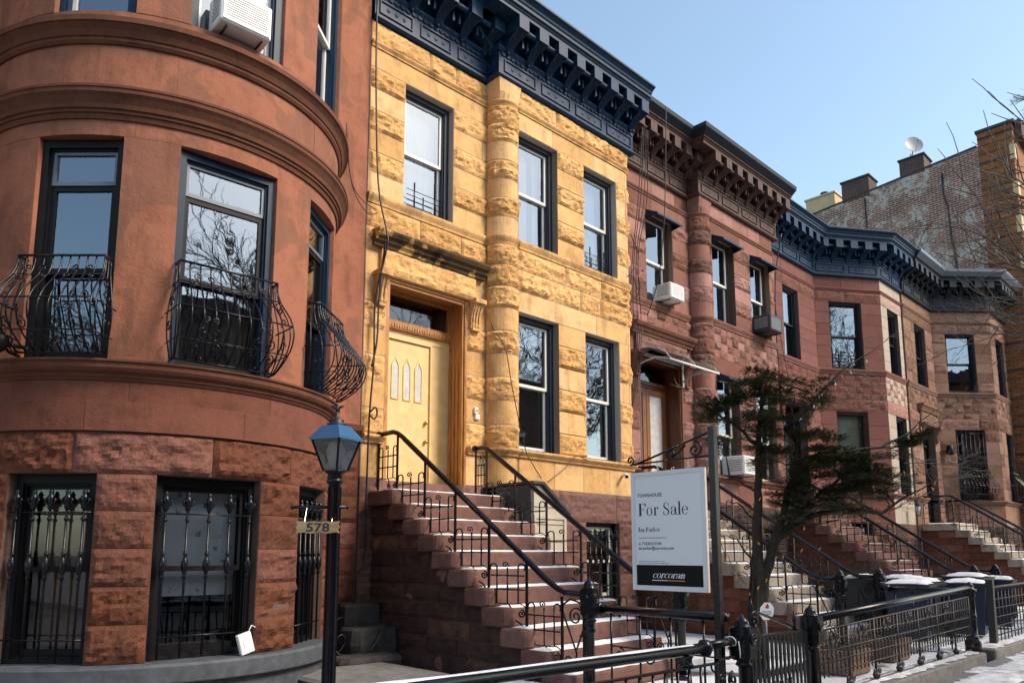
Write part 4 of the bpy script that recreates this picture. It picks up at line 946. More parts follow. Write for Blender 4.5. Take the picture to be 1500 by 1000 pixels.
def stoop(name,label,xl,dY,yb,smat,wm,snow=(0,1),seed=1,fine=True,w=2.1,label_r=None,skiprail=()):
    rg=random.Random(seed); xr=xl+w; ty=[y+dY for y in TY]
    root=thing(name,label,'stoop',((xl+xr)/2,ty[-1]+1.5,.1),'entrance stoops'); root2=root
    for i,(z,y) in enumerate(zip(TZ,ty)):
        m=MB(); yb_=yb if i==0 else ty[i-1]+.06
        rough_step(m,xl-.03+rg.uniform(-.012,.012),xr+.03,y,yb_,z-.205,z,rg,rg.random()); m.build('step',smat,root)
        if snow:
            y1=(yb-.1 if i==0 else ty[i-1]-.005)
            sx0,sx1=xl+.02+(xr-xl)*snow[0],xl+(xr-xl)*snow[1]-.02
            if snow[0]==0: snowpatch(sx0+rg.uniform(0,.12),sx1,y+.022,y1,z,.028,rg,edge=.02)
            else:
                for q in range(2): a=rg.uniform(xl,xr-.6); snowpatch(a,a+rg.uniform(.4,.9),y+.03,y1-rg.uniform(0,.1),z,.015,rg)
    # side walls
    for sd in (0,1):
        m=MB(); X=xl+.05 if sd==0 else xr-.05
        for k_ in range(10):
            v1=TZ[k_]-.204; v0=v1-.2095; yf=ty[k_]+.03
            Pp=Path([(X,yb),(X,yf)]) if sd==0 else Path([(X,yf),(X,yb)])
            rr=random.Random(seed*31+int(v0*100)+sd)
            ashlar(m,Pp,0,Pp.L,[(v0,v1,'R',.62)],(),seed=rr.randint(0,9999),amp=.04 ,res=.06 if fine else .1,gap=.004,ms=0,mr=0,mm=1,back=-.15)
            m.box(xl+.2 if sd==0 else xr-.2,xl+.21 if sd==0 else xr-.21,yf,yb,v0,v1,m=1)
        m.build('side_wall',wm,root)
    # railings
    for sd,X in ((0,xl+.13),(1,xr-.30)):
        y0=yb-.02 if sd==0 else yb-.22; z0=3.26 if sd==0 else 3.2
        yn=ty[-1]-.16; m=MB()
        ya=ty[0]+.12; pts=[(X,y0,z0),(X,ya+.1,z0+.0),(X,ya,z0-.03),(X,ya-.12,z0-.10)]
        yb2=ty[-1]+.30; zb2=1.20
        pts+=[(X,yb2+.12,zb2+.09),(X,yb2,zb2+.02),(X,yb2-.12,zb2-.025),(X,yn+.05,zb2-.03)]
        m.tube(pts,.034,10); m.tube([(X,y0,z0),(X,y0+.02,z0)],.05,10); m.lathe([(.002,-.05),(.03,-.045),(.05,0),(.03,.045),(.002,.05)],(X,y0+.0,z0),10)
        m.tube([(X,p[1],p[2]-.036) for p in pts[3:5]],.012,4)
        rl=m.build('handrail','iron',root)
        slope=(z0-.10-zb2-.09)/(ya-.12-yb2-.12)
        def zr(y): return min(z0, zb2+.09+slope*(y-(yb2+.12)))
        ys=[y0-.02]+[ty[k]+.12 for k in (0,2,4,6,8)]+[ty[10]+.22]
        for a in ys:
            i=[k for k in range(11) if ty[k]<=a+.01]; i=i[0] if i else 10
            p=MB(); p.box(X-.012,X+.012,a-.012,a+.012,TZ[i],zr(a)-.02); p.build('baluster_post','iron',rl)
        for a,b in zip(ys,ys[1:]):
            i=[k for k in range(11) if ty[k]<=b+.01]; i=i[0] if i else 10
            inst(SPM,'scroll_panel',rl,(X,a,TZ[i]+.03+(.0 if a>ty[0] else .08)),scale=(1,(a-b)/.5,.92))
        # big heart scroll by the newel
        p=MB(); mp=lambda q,z:(X,q,z); yy=ty[-1]+.0
        spiral(p,mp,(yy+.03,.93),.10,1.6,.010,start=PI*.9,dirn=-1); spiral(p,mp,(yy+.13,.47),.055,1.4,.010,start=0,dirn=1)
        p.tube([mp(yy+.20,1.06),mp(yy+.19,.93),mp(yy+.10,.74),mp(yy+.02,.56),mp(yy+.04,.44),mp(yy+.10,.40)],.011,5)
        p.tube([mp(yy+.20,1.05),mp(yy+.10,1.11),mp(yy-.02,1.08),mp(yy-.09,.96),mp(yy-.07,.80),mp(yy+.02,.60)],.011,5)
        p.tube([mp(yy-.02,.74),mp(yn,.74)],.009,5); p.box(X-.01,X+.01,yy-.09,yy-.07,.13,1.17); p.build('end_scroll','iron',rl)
        inst(NW,'newel_post',root,(X,yn,.13),scale=(1,1,1.02))
    return root
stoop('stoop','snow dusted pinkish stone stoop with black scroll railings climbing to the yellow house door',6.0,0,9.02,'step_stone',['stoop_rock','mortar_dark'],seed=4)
stoop('stoop','pale blotchy stone stoop climbing to the brownstone door behind the evergreen tree',12.22,0,9.02,'step_pale',['base_rock','mortar_dark'],seed=14,snow=(0,.9))
stoop('stoop','dark red stone stoop with patchy snow leading to the painted red house',18.5,-.28,9.05,'step_stone',['base_rock','mortar_dark'],seed=24,fine=False,snow=(.1,.5))
stoop('stoop','brown stone stoop with snowy treads leading to the tan house at the right',25.0,-1.58,7.8,'step_pale',['base_rock','mortar_dark'],seed=34,fine=False,snow=(0,1))
sn=SNOW.build('step_snow','snow_white'); tag(sn,'thin white snow lying along the stoop treads',kind='stuff')
# =============================================================== GROUND
def struct(mb,name,mat): o=mb.build(name,mat); o['kind']='structure'; return o
m=MB(); m.add([(-400,-400,-.16),(500,-400,-.16),(500,600,-.16),(-400,600,-.16)],[(0,1,2,3)]); struct(m,'ground','asphalt_dark')
m=MB(); m.add([(-60,-11.5,-.135),(90,-11.5,-.135),(90,-1.9,-.135),(-60,-1.9,-.135)],[(0,1,2,3)]); struct(m,'road','asphalt_bounce')
m=MB(); m.box(-60,90,-1.7,3.30,-.2,0); struct(m,'pavement','pavement_grey')
m=MB(); m.box(-60,90,-1.9,-1.703,-.2,.006); struct(m,'kerb','concrete')
m=MB(); m.box(-60,90,-16,-11.7,-.2,0); struct(m,'far_pavement','snowy_ground')  # out of view, made snow white to throw light back at the row
# front yards: gently uneven snowy slab; bare slab by the bow
def terrain(name,x0,x1,y0,y1,z,mat,res=.25,amp=.012):
    nx=int((x1-x0)/res)+1; ny=int((y1-y0)/res)+1; m=MB(); V=[]
    for j in range(ny+1):
        for i in range(nx+1):
            x=x0+(x1-x0)*i/nx;y=y0+(y1-y0)*j/ny; V.append((x,y,z+amp*noise.noise(Vector((x*1.7,y*1.7,z*3)))))
    m.add(V,[(j*(nx+1)+i,j*(nx+1)+i+1,(j+1)*(nx+1)+i+1,(j+1)*(nx+1)+i) for j in range(ny) for i in range(nx)],smooth=True)
    return struct(m,name,mat)
terrain('front_yard',5.6,31,3.5,9.2,.13,'snowy_ground')
terrain('bow_yard',-8,5.6,3.5,9.2,.24,'concrete')
m=MB(); m.box(-8,5.6,3.3,3.62,-.1,.27); m.box(5.6,6.1,3.3,3.62,-.1,.15); struct(m,'yard_kerb','slate_curb')
m=MB(); 
for x0,x1 in ((7.62,12.9),(13.4,31)):
    m.bbox(x0,x1,3.28,3.64,-.1,.15,b=.02)
struct(m,'yard_kerb','concrete')
m=MB(); rg=random.Random(3)
for x0,x1,y0,y1,z in ((4.3,5.9,5.0,6.6,.25),(3.6,4.6,3.8,5.2,.25),(7.7,12.8,3.34,3.6,.155),(13.5,22,3.30,3.62,.155),(9,16,2.5,3.1,.002),(12.6,13.6,3.7,4.6,.14)): snowpatch(x0,x1,y0,y1,z,.03,rg,edge=.08,res=.07,mb=m)
for k in range(26): x=rg.uniform(7,22); y=rg.uniform(.8,3.1); s_=rg.uniform(.1,.5); snowpatch(x,x+s_*1.6,y,y+s_*.6,.002,.02,rg,edge=.1,res=.06,mb=m)
sn=m.build('snow_patches','shaded_snow'); tag(sn,'patches of snow on the paving and kerb by the iron fence',kind='stuff')
# flagstones of the bow house yard + old stones by the yellow stoop
for i,(x0,x1,y0,y1,z0,z1,lab) in enumerate(((4.2,5.5,6.5,7.9,.24,.29,'flat grey slab with a snowy edge near the lamp post'),(4.95,5.8,7.85,8.25,.24,.36,'broad low stone step against the dark side of the stoop'),(5.35,6.0,8.25,8.62,.24,.65,'large rounded dark stone block beside the stoop'),(5.5,6.02,8.66,8.95,.24,.92,'upper dark stone block tucked between stoop and bow'))):
    m=MB(); nb=8; 
    P_=Path([(x0,y1),(x0,y0+.08),(x0+.08,y0),(x1-.05,y0),(x1,y0+.05),(x1,y1),(x0,y1)],.001); st=P_.stations(0,P_.L,.09); vs=[]; zs=[z0,z0+(z1-z0)*.5,z1-.03,z1]; dd=[0,.02,0,-.04]
    for u in st:
        for z,d in zip(zs,dd):
            q=Vector(P_.map(u,d,z)); k=noise.noise(q*3+Vector((i*7,0,0)))*.035*min(1,(z1-z0)*3); vs.append((q.x+k,q.y+k*.7,z+k*.4))
    n=len(st); m.add(vs,[(a*4+j,(a+1)*4+j,(a+1)*4+j+1,a*4+j+1) for a in range(n-1) for j in range(3)]); top=[vs[a*4+3] for a in range(n)]; m.add(top+[((x0+x1)/2,(y0+y1)/2,z1+.0)],[(a,a+1,n) for a in range(n-1)])
    o=m.build('stone_block','old_block_stone' if i!=0 else 'concrete',org=((x0+x1)/2,(y0+y1)/2,z0)); tag(o,lab,'stone block','old stones beside the yellow stoop')
m=MB(); rg=random.Random(8)
for k in range(420):
    a=rg.gauss(0,.22);b=rg.gauss(0,.10); c=Vector((5.0+a,8.05+b,.26+abs(rg.gauss(0,.03)))); d=Vector((rg.uniform(-1,1),rg.uniform(-1,1),rg.uniform(-.5,.8))).normalized()*.03; e=d.cross(Vector((rg.random(),rg.random(),1))).normalized()*.018
    m.add([c-d,c+e,c+d,c-e],[(0,1,2,3)],t=rg.random())
o=m.build('fallen_leaves','leaf_litter'); tag(o,'small drift of brown fallen leaves beside the stone blocks',kind='stuff')
# =============================================================== FENCES
def post_near(name,label,x,y,h,z=0.13,lean=0):
    t=thing(name,label,'fence post',(x,y,z),'cast iron fence posts')
    o=inst(newel_mesh(h-z,sq=.10),'post_shaft',t,(x,y,z)); t.rotation_euler=(0,lean,0); return t
FY=3.46
post_near('fence_post','black domed cast iron post at the left side of the small gate',6.22,FY,1.03)
post_near('fence_post','black domed cast iron post at the right side of the small gate',7.58,FY,1.05)
t=thing('fence_post','grey black fluted pipe post at the far end of the grid fence, leaning right','fence post',(12.95,FY,.15),'cast iron fence posts')
m=MB(); m.lathe([(.11,0),(.11,.16),(.085,.19),(.09,.22),(.07,.24),(.065,.5),(.08,.52),(.065,.54),(.06,.80),(.075,.82),(.06,.84),(.085,.87),(.09,.92),(.05,.94),(.055,.97),(.035,1.01),(.005,1.03)],(12.95,FY,.13),14); m.build('post_shaft','iron',t); t.rotation_euler=(0,R(3),0)
t=thing('fence_post','plain square black post where the last fence section begins','fence post',(14.05,FY,.15),'cast iron fence posts')
m=MB(); m.box(14.0,14.1,FY-.05,FY+.05,.13,1.16); m.build('post_shaft','iron_old',t); t.rotation_euler=(0,R(3),0)
# left pipe fence
F1=thing('pipe_fence','long black pipe rail fence with arched bars in front of the bow house','fence',(3,FY,0),'iron yard fences')
m=MB(); m.tube([(-2,FY,.93),(5.55,FY,.822)],.043,14); m.lathe([(.002,-.07),(.045,-.06),(.07,0),(.045,.06),(.002,.07)],(5.6,FY,.822),12); m.build('top_rail','iron',F1)
m=MB(); m.tube([(5.62,FY,.835),(6.14,FY,.845)],.034,12); m.build('top_rail','iron',F1)
m=MB(); m.prism([(-2,.78),(5.75,.675),(5.75,.69),(-2,.795)],FY-.022,FY+.022,lambda p,q,e:(p,e,q)); m.build('under_rail','iron',F1); ur=lambda x:.78-.0135*(x+2)
m=MB(); m.box(-2,6.1,FY-.02,FY+.02,.16,.175); m.build('bottom_rail','iron',F1)
sb=MB(); P0=Path([(-1.9,FY-.01),(5.4,FY-.01)]); st=P0.stations(0,P0.L,.05); V=[]
for u in st:
    w_=.022*max(.05,.35+1.3*noise.noise(Vector((u*1.9,3,0)))); hh=.006*max(0,.5+noise.noise(Vector((u*1.3,9,0)))*2)
    for d_,z_ in ((-w_-.01,.036),(-w_*.4,.043+hh),(w_*.5,.043+hh),(w_+.005,.036)): V.append(P0.map(u,-d_,.93-.0143*(u+.1)+z_))
sb.add(V,[(a*4+b,(a+1)*4+b,(a+1)*4+b+1,a*4+b+1) for a in range(len(st)-1) for b in range(3)],smooth=True); o_=sb.build('rail_snow','snow_white'); tag(o_,'thin line of snow along the top of the front pipe rail',kind='stuff')
x=-1.9; i=0
while x<5.55:
    u_=ur(x); m=MB(); m.tube([(x,FY,.17),(x,FY,u_+.005)],.012,6)
    if i%2==0:
        for q_ in (-1,1): m.tube([(x,FY,.17),(x+q_*.05,FY+q_*.015,.33),(x+q_*.05,FY+q_*.015,.52),(x,FY,u_)],.012,6)
    m.build('baluster','iron',F1); x+=.165; i+=1
for x in (.8,3.2,5.35):
    m=MB(); m.lathe([(.06,.0),(.035,.03),(.03,.06),(.05,.10)],(x,FY,ur(x)+.012),10); m.build('rail_bracket','iron',F1)
m=MB()
mp=lambda p,q:(p,FY,q)
for x in (5.85,6.02): spiral(m,mp,(x,.52),.07,1.6,.012,start=PI/2); spiral(m,mp,(x,.36),.05,1.4,.012,start=-PI/2)
m.box(5.76,6.12,FY-.015,FY+.015,.70,.72); m.box(5.76,5.785,FY-.015,FY+.015,.16,.83); m.build('scroll_panel','iron',F1)
m=MB(); pts=[]
for i in range(26): a=i/25*2*PI; pts.append((5.98+.004*i,FY+.039*math.cos(a),.842+.039*math.sin(a)))
m.tube(pts,.006,5); m.tube([(6.08,FY-.037,.84),(6.09,FY-.042,.75),(6.085,FY-.044,.70)],.005,5); o=m.build('white_string','plastic_white',org=(6,FY,.9)); tag(o,'white string tied round the pipe rail beside the gate post','string')
# gate
G=thing('yard_gate','small black iron gate of close pointed bars between the two domed posts','gate',(6.9,FY,.1))
m=MB(); m.box(6.36,7.46,FY-.014,FY+.014,.83,.855); m.box(6.36,7.46,FY-.014,FY+.014,.22,.245); m.box(6.34,6.36,FY-.016,FY+.016,.15,.88); m.box(7.46,7.48,FY-.016,FY+.016,.15,.95); m.build('gate_frame','iron',G)
for i in range(13):
    x=6.42+i*.081; m=MB()
    m.prism([(x-.011,.24),(x+.011,.24),(x+.013,.44),(x+.032,.50),(x+.013,.56),(x+.02,.70),(x+.013,.83),(x-.013,.83),(x-.02,.70),(x-.013,.56),(x-.032,.50),(x-.013,.44)],FY-.008,FY+.008,lambda p,q,e:(p,e,q)); m.build('gate_bar','iron',G)
m=MB(); mp=lambda p,q:(p,FY+.0,q)
m.tube([(6.36,FY,.86),(6.37,FY,1.02),(6.42,FY,1.07),(6.50,FY,1.06),(7.2,FY,.88)],.013,6); spiral(m,mp,(6.43,.97),.06,1.3,.014,start=PI*.9,dirn=-1); m.lathe([(.03,0),(.012,.05),(.02,.1),(.004,.19)],(7.22,FY,.85),8); m.lathe([(.03,0),(.012,.05),(.02,.1),(.004,.19)],(6.39,FY,1.0),8)
for k in range(7): m.tube([(6.42+.11*k+.03*math.cos(a*PI/4),FY-.02,.40+.03*math.sin(a*PI/4)) for a in range(9)],.008,5)
m.build('gate_scroll','iron',G)
# grid fence right
F2=thing('grid_fence','black grid fence with sloping pipe top rail and scroll feet right of the gate','fence',(10.2,FY,.1),'iron yard fences')
m=MB(); m.tube([(7.66,FY,.93),(12.9,FY,1.07)],.042,12); m.build('top_rail','iron',F2)
zt=lambda x:.80+(x-7.66)/5.24*.14
m=MB()
vs=lambda a,b,z0,z1,r: m.tube([(a,FY,z0),(b,FY,z1)],r,6)
vs(7.70,12.88,zt(7.7),zt(12.9),.012); vs(7.7,12.9,.165,.175,.016)
for k in range(1,5): vs(7.78,12.85,.26+k*.11,.27+k*.125,.0085)
m.build('grid_rail','iron_old',F2)
x=7.72;i=0
while x<12.9:
    m=MB(); big=i%7==0; m.tube([(x,FY,.16 if big else .33),(x,FY,zt(x))],.015 if big else .008,6)
    if big: m.lathe([(.03,-.02),(.045,.02),(.02,.06)],(x,FY,.2),8)
    else:
        for a,b in ((.66,.012),(.55,.0)): m.lathe([(.004,-.02),(.017,0),(.004,.02)],(x,FY,a+zt(x)-.82),6)
    m.build('grid_bar','iron_old',F2); x+=.105; i+=1
mp=lambda p,q:(p,FY-.006,q)
for k in range(6):
    c=8.1+k*.74
    for s in (-1,1):
        m=MB(); spiral(m,mp,(c+s*.075,.72+k*.02),.07,1.5,.010,start=PI/2,dirn=s); m.build('scroll','iron_old',F2)
        m=MB(); spiral(m,mp,(c+s*.3,.25),.045,1.4,.012,start=-PI/2,dirn=s); m.build('scroll','iron_old',F2)
F3=thing('grid_fence','rusty black rail fence at the far right in front of the blue bins','fence',(17,FY,.1),'iron yard fences')
m=MB(); m.tube([(14.12,FY,1.02),(30,FY,1.10)],.042,10); m.build('top_rail','iron_old',F3)
m=MB()
for k in range(5): m.tube([(14.12,FY,.28+.14*k),(30,FY,.30+.14*k)],.012,6)
m.build('grid_rail','iron_old',F3)
x=14.3
while x<24:
    m=MB(); m.tube([(x,FY,.16),(x,FY,1.0)],.010,5); 
    m.build('grid_bar','iron_old',F3); x+=.22
# divider rails running back from the fence
def divider(label,xa,ya,xb,yb_,z,n=4):
    t=thing('divider_rail',label,'rail',(xa,ya,.13),'pipe rails dividing the front yards'); m=MB(); m.tube([(xa,ya,z),(xb,yb_,z)],.042,12)
    d=Vector((xa-xb,ya-yb_,0)).normalized(); c=Vector((xa,ya,z)); m.tube([c,c+d*.01,c+d*.05,c+d*.055],[.05,.075,.07,.03],12); m.build('pipe','iron',t)
    for k in range(n):
        f=(k+.3)/n; x=xa+(xb-xa)*f; y=ya+(yb_-ya)*f; m=MB(); m.tube([(x,y,.13),(x,y,z)],.012,6); m.build('upright','iron',t)
    m=MB(); m.tube([(xa,ya-.1,.66),(xb,yb_,.66)],.008,5); m.build('mid_rail','iron',t); mp=lambda p,q:(xa+(xb-xa)*p,ya+(yb_-ya)*p,q); 
    for k in range(4): m=MB(); spiral(m,(lambda p,q,k=k:(xa+(xb-xa)*(.15+.25*k)+(yb_-ya)*0,ya+(yb_-ya)*(.15+.25*k)+p,q)),(0,.58),.07,1.5,.010,start=PI/2); m.build('scroll','iron',t)
divider('short black pipe rail with round cap between stoop newel and gate',6.25,5.05,6.22,3.6,1.02)
divider('black pipe rail with round cap in front of the bins',12.85,4.55,12.93,3.56,1.02)
# =============================================================== SIGN, LAMP
SP=thing('sign_post','tall square black post with scrolled bracket arm holding the sale sign','sign post',(6.0,3.60,.1))
m=MB(); m.box(5.97,6.03,3.525,3.585,.1,2.72); m.build('post','iron',SP)
m=MB(); X=6.0; mp=lambda p,q:(X,p,q)
m.tube([mp(3.58,2.675),mp(3.80,2.615),mp(4.05,2.54),mp(4.42,2.44)],.011,6); m.tube([mp(3.58,2.46),mp(4.47,2.445)],.009,6)
spiral(m,mp,(3.74,2.53),.075,1.4,.011,start=PI*.55,dirn=1); spiral(m,mp,(4.0,2.505),.05,1.3,.010,start=-.5,dirn=1); spiral(m,mp,(4.47,2.485),.045,1.4,.010,start=-PI/2,dirn=-1); m.tube([mp(3.98,2.47),mp(3.84,2.58)],.011,6)
m.build('bracket_arm','iron',SP)
SG=thing('sale_sign','hanging white sale sign with serif lettering and a black bottom band','sign',(6.0,4.06,1.8))
SW=.81; Y0=4.455; Z0=1.245; SH=1.115
sf=lambda a,d,v:(X-d,Y0-a,Z0+v)    # a from left edge, v up
m=MB(); m.box(.03,SW-.03,-.012,.012,.03,SH-.03,sf); m.build('sign_panel','sign_white',SG)
m=MB(); ring(m,sf,0,SW,0,SH,.034,-.022,.022); ring(m,sf,.03,SW-.03,.03,SH-.03,.012,-.017,.017); m.build('sign_frame','sign_frame',SG)
m=MB(); m.box(.045,SW-.045,.012,.0145,.045,.235,sf); m.build('black_band','sign_black',SG)
m=MB()
for a in (.30,.47,.64): 
    m.tube([sf(a+.014*math.cos(t*PI/4),0,SH+.014+.014*math.sin(t*PI/4)) for t in range(9)],.004,5)
for a in (.30,.64):
    for k in range(4):
        z=SH+.03+.022*k; m.tube([sf(a+(.006 if k%2 else 0)*math.cos(t*PI/3)*1.5,.006*math.cos(t*PI/3)*(0 if k%2 else 1),z+.012*math.sin(t*PI/3)) for t in range(7)],.003,4)
m.build('chain','steel',SG)
# lettering: small serif alphabet drawn as polygons (units: cap height 1)
def ell(cx,cy,rx,ry,t0,t1,n,wx,wy):  # ring arc with contrast: thickness wx at the sides, wy at top/bottom
    P=[]
    for i in range(n):
        a=t0+(t1-t0)*i/n; b=t0+(t1-t0)*(i+1)/n
        f=lambda t:[(cx+rx*math.cos(t),cy+ry*math.sin(t)),(cx+(rx-wx)*math.cos(t),cy+(ry-wy)*math.sin(t))]
        A,B=f(a),f(b); P.append([A[0],B[0],B[1],A[1]])
    return P
def rc(x0,y0,x1,y1): return [[(x0,y0),(x1,y0),(x1,y1),(x0,y1)]]
def glyph(c,st=.14,hl=.036):
    xh=.66
    if c=='F': return rc(.12,0,.12+st*1.15,1)+rc(.03,0,.36,hl)+rc(.03,1-hl,.62,1)+[[(.62,1),(.645,.72),(.61,.72),(.5,.97)]]+rc(.2,.51,.45,.51+hl)+rc(.44,.40,.465,.65),.66
    if c=='S': 
        P=ell(.30,.74,.21,.27,R(60),R(230),12,.085,.03)+[[(.12,.60),(.15,.72),(.50,.40),(.46,.28)]]+ell(.30,.25,.22,.26,R(-130),R(60),12,.09,.03)
        return P+[[(.43,.93),(.47,1),(.485,.68),(.455,.68)]]+[[(.09,.0),(.075,.34),(.105,.34),(.16,.06)]],.58
    if c=='o': return ell(.26,xh/2,.23,xh/2+.012,0,2*PI,24,.095,.025),.53
    if c=='r': return rc(.10,0,.10+st*.85,xh)+rc(.02,0,.31,hl)+[[(.02,xh-hl),(.10,xh),(.10,xh-hl)]]+ell(.33,xh-.20,.16,.20,R(60),R(180),8,.03,.035)+ell(.37,xh-.085,.065,.065,0,2*PI,10,.065,.065),.45
    if c=='a': return rc(.33,.04,.33+st*.8,xh-.12)+ell(.245,xh-.16,.175,.17,0,PI*.95,10,.07,.028)+ell(.22,.18,.175,.19,R(60),R(330),14,.09,.025)+ell(.11,xh-.17,.06,.06,0,2*PI,8,.06,.06)+[[(.42,.04),(.50,0),(.53,.04),(.44,.12)]]+[[(.25,.345),(.34,.40),(.34,.37),(.27,.32)]],.53
    if c=='l': return rc(.09,0,.09+st*.85,1.04)+rc(.01,0,.28,hl)+[[(.01,1.0),(.09,1.04),(.09,1.0)]],.29
    if c=='e': return ell(.26,xh/2,.23,xh/2+.012,R(0),R(322),20,.09,.025)+rc(.07,xh/2+.02,.47,xh/2+.02+hl),.52
    if c=='I': return rc(.12,0,.12+st*1.1,1)+rc(.03,0,.34,hl)+rc(.03,1-hl,.34,1),.37
    if c=='n': return rc(.09,0,.09+st*.8,xh)+rc(.01,0,.27,hl)+rc(.36,0,.36+st*.8,xh-.2)+rc(.29,0,.53,hl)+ell(.305,xh-.21,.148,.21,0,PI,10,.09,.03)+[[(.01,xh-hl),(.09,xh),(.09,xh-hl)]],.55
    if c=='P': return rc(.12,0,.12+st*1.1,1)+rc(.03,0,.36,hl)+rc(.03,1-hl,.36,1)+ell(.34,.74,.26,.26,-PI/2,PI/2,12,.11,.028)+rc(.2,.48,.35,.48+hl),.63
    if c=='k': return rc(.09,0,.09+st*.8,1.04)+rc(.01,0,.27,hl)+[[(.17,.28),(.17,.33),(.44,xh),(.47,xh)]]+[[(.24,.36),(.33,.44),(.54,0),(.42,0)]]+rc(.36,xh-hl,.54,xh),.55
    if c=='c': return ell(.26,xh/2,.23,xh/2+.012,R(45),R(318),18,.09,.025)+ell(.40,xh-.12,.055,.06,0,2*PI,8,.055,.06),.48
    return [],.26
def serif(mb,txt,a0,v0,h,width=None,slant=0,d=.0128,m=0,st=.14,hl=.036):
    x=0;polys=[]
    for ch in txt:
        g,w=glyph(ch,st,hl)
        polys+=[[(x+px+slant*py,py) for px,py in q] for q in g]; x+=w*(.88 if slant else 1)
    k=(width/x) if width else h
    for i,q in enumerate(polys): mb.add([sf(a0+px*k,d+.00002*(i%7),v0+py*h) for px,py in q],[tuple(range(len(q)))],m=m)
yy=lambda f:SH*(1-f)
m=MB(); serif(m,'For Sale',.085*SW,yy(.375),.118,width=.70*SW); m.build('lettering','ink',SG)
m=MB(); serif(m,'Ian Parker',.085*SW,yy(.51),.042,width=.31*SW,st=.19,hl=.07); m.build('name_line','ink',SG)
m=MB(); serif(m,'corcoran',.27*SW,yy(.895),.062,width=.43*SW,slant=.28,d=.0150,st=.15,hl=.055); m.build('logo_text','sign_white',SG)
m=MB(); m.box(.27*SW,.48*SW,.0146,.0156,yy(.918),yy(.912),sf,m=0); m.box(.4805*SW,.71*SW,.0146,.0156,yy(.918),yy(.912),sf,m=1); m.build('underline',['sign_white','stripe_orange'],SG)
def sans(txt,size,pos,rot,mat,parent,name='text_line',width=None,org=None,label=None,bold=0):
    c=bpy.data.curves.new('t','FONT'); c.body=txt; c.size=size; c.extrude=.0004; c.offset=bold; c.resolution_u=3
    o=bpy.data.objects.new('t',c); col.objects.link(o); dg=bpy.context.evaluated_depsgraph_get(); me=bpy.data.meshes.new_from_object(o.evaluated_get(dg)); bpy.data.objects.remove(o)
    xs=[v.co.x for v in me.vertices]; k=width/(max(xs)-min(xs)) if width else 1
    me.transform(Matrix.Diagonal((k,1,1,1))); me.materials.clear(); me.materials.append(MATS[mat]); me.name=name
    n=inst(me,name,parent,pos); n.rotation_euler=rot
    return n
# text facing -X: local x -> -Y, local y -> Z
ROT=Matrix(((0,0,-1),(-1,0,0),(0,1,0))).to_euler()
for txt,f,sz,w in (('TOWNHOUSE',.215,.036,.345),('Licensed Real Estate Salesperson',.567,.014,.39),('m 718.810.5104',.622,.030,.32),('ian.parker@corcoran.com',.660,.030,.49),('125 Seventh Avenue | New York, NY 11215',.763,.011,.36),('The Corcoran Group is a licensed real estate broker',.777,.010,.42)):
    sans(txt,sz*1.3,sf(.085*SW,.0128,yy(f)),ROT,'ink',SG,width=w*SW,bold=.0006 if sz>.025 else 0)
# street lamp
LX,LY=3.0,4.96
LP=thing('lamp_post','black yard lamp post with glass lantern, sky glint painted on its roof, in front of the bow','lamp post',(LX,LY,.24))
m=MB(); m.lathe([(.10,0),(.10,.05),(.06,.1),(.045,.2),(.045,1.86),(.06,1.87),(.06,1.89),(.045,1.91)],(LX,LY,.24),16)
for j in range(8): a=2*PI*j/8; m.tube([(LX+.046*math.cos(a),LY+.046*math.sin(a),.45),(LX+.046*math.cos(a),LY+.046*math.sin(a),2.08)],.006,4)
m.build('post','iron',LP)
zl=2.19; m=MB(); m.lathe([(.045,-.06),(.06,-.04),(.05,-.02),(.075,.0),(.085,.01)],(LX,LY,zl),12); b0,b1,zt_=.062,.128,zl+.25
rotl=R(20)
def q4(r,z): return [(LX+r*1.414*math.cos(rotl+PI/4+PI/2*k),LY+r*1.414*math.sin(rotl+PI/4+PI/2*k),z) for k in range(4)]
A,B=q4(b0,zl+.01),q4(b1,zt_)
for k in range(4): m.tube([A[k],B[k]],.009,4); m.tube([A[k],A[(k+1)%4]],.009,4); m.tube([B[k],B[(k+1)%4]],.013,4)
m.build('lantern_frame','iron',LP)
m=MB(); 
for k in range(4): m.add([A[k],A[(k+1)%4],B[(k+1)%4],B[k]],[(0,1,2,3)])
m.build('lantern_pane','lantern_glass',LP)
m=MB(); m.lathe([(.03,.02),(.055,.09),(.07,.16),(.05,.22),(.02,.24)],(LX,LY,zl),12); m.build('frosted_globe','frost_pale',LP)
m=MB(); C_,D_=q4(.141,zt_+.005),q4(.075,zt_+.10); E_=q4(.141,zt_-.012); m.add(C_+D_+E_,[(k,(k+1)%4,4+(k+1)%4,4+k) for k in range(4)]+[(4,5,6,7)]+[(8+k,8+(k+1)%4,(k+1)%4,k) for k in range(4)]); m.build('lantern_roof','lamp_sky_glint',LP)
m=MB(); m.lathe([(.07,0),(.075,.012),(.05,.03),(.055,.045),(.03,.06),(.012,.075),(.016,.10),(.01,.11)],(LX,LY,zt_+.10),14)
z=zt_+.21; m.lathe([(.008,0),(.014,.02),(.012,.04),(.006,.055)],(LX,LY,z),8)
for s in (-1,1):  # little eagle wings
    dx=(Vector((math.sin(PI/4),-math.cos(PI/4),0))*s); m.prism([(0,.01),(.02,.045),(.05,.05),(.045,.035),(.02,.02)],-.004,.004,lambda p,q,e:(LX+dx.x*p,LY+dx.y*p+e,z+q))
m.tube([(LX,LY,z+.05),(LX-.015,LY-.01,z+.058)],.006,5)
m.build('finial','iron_old',LP)
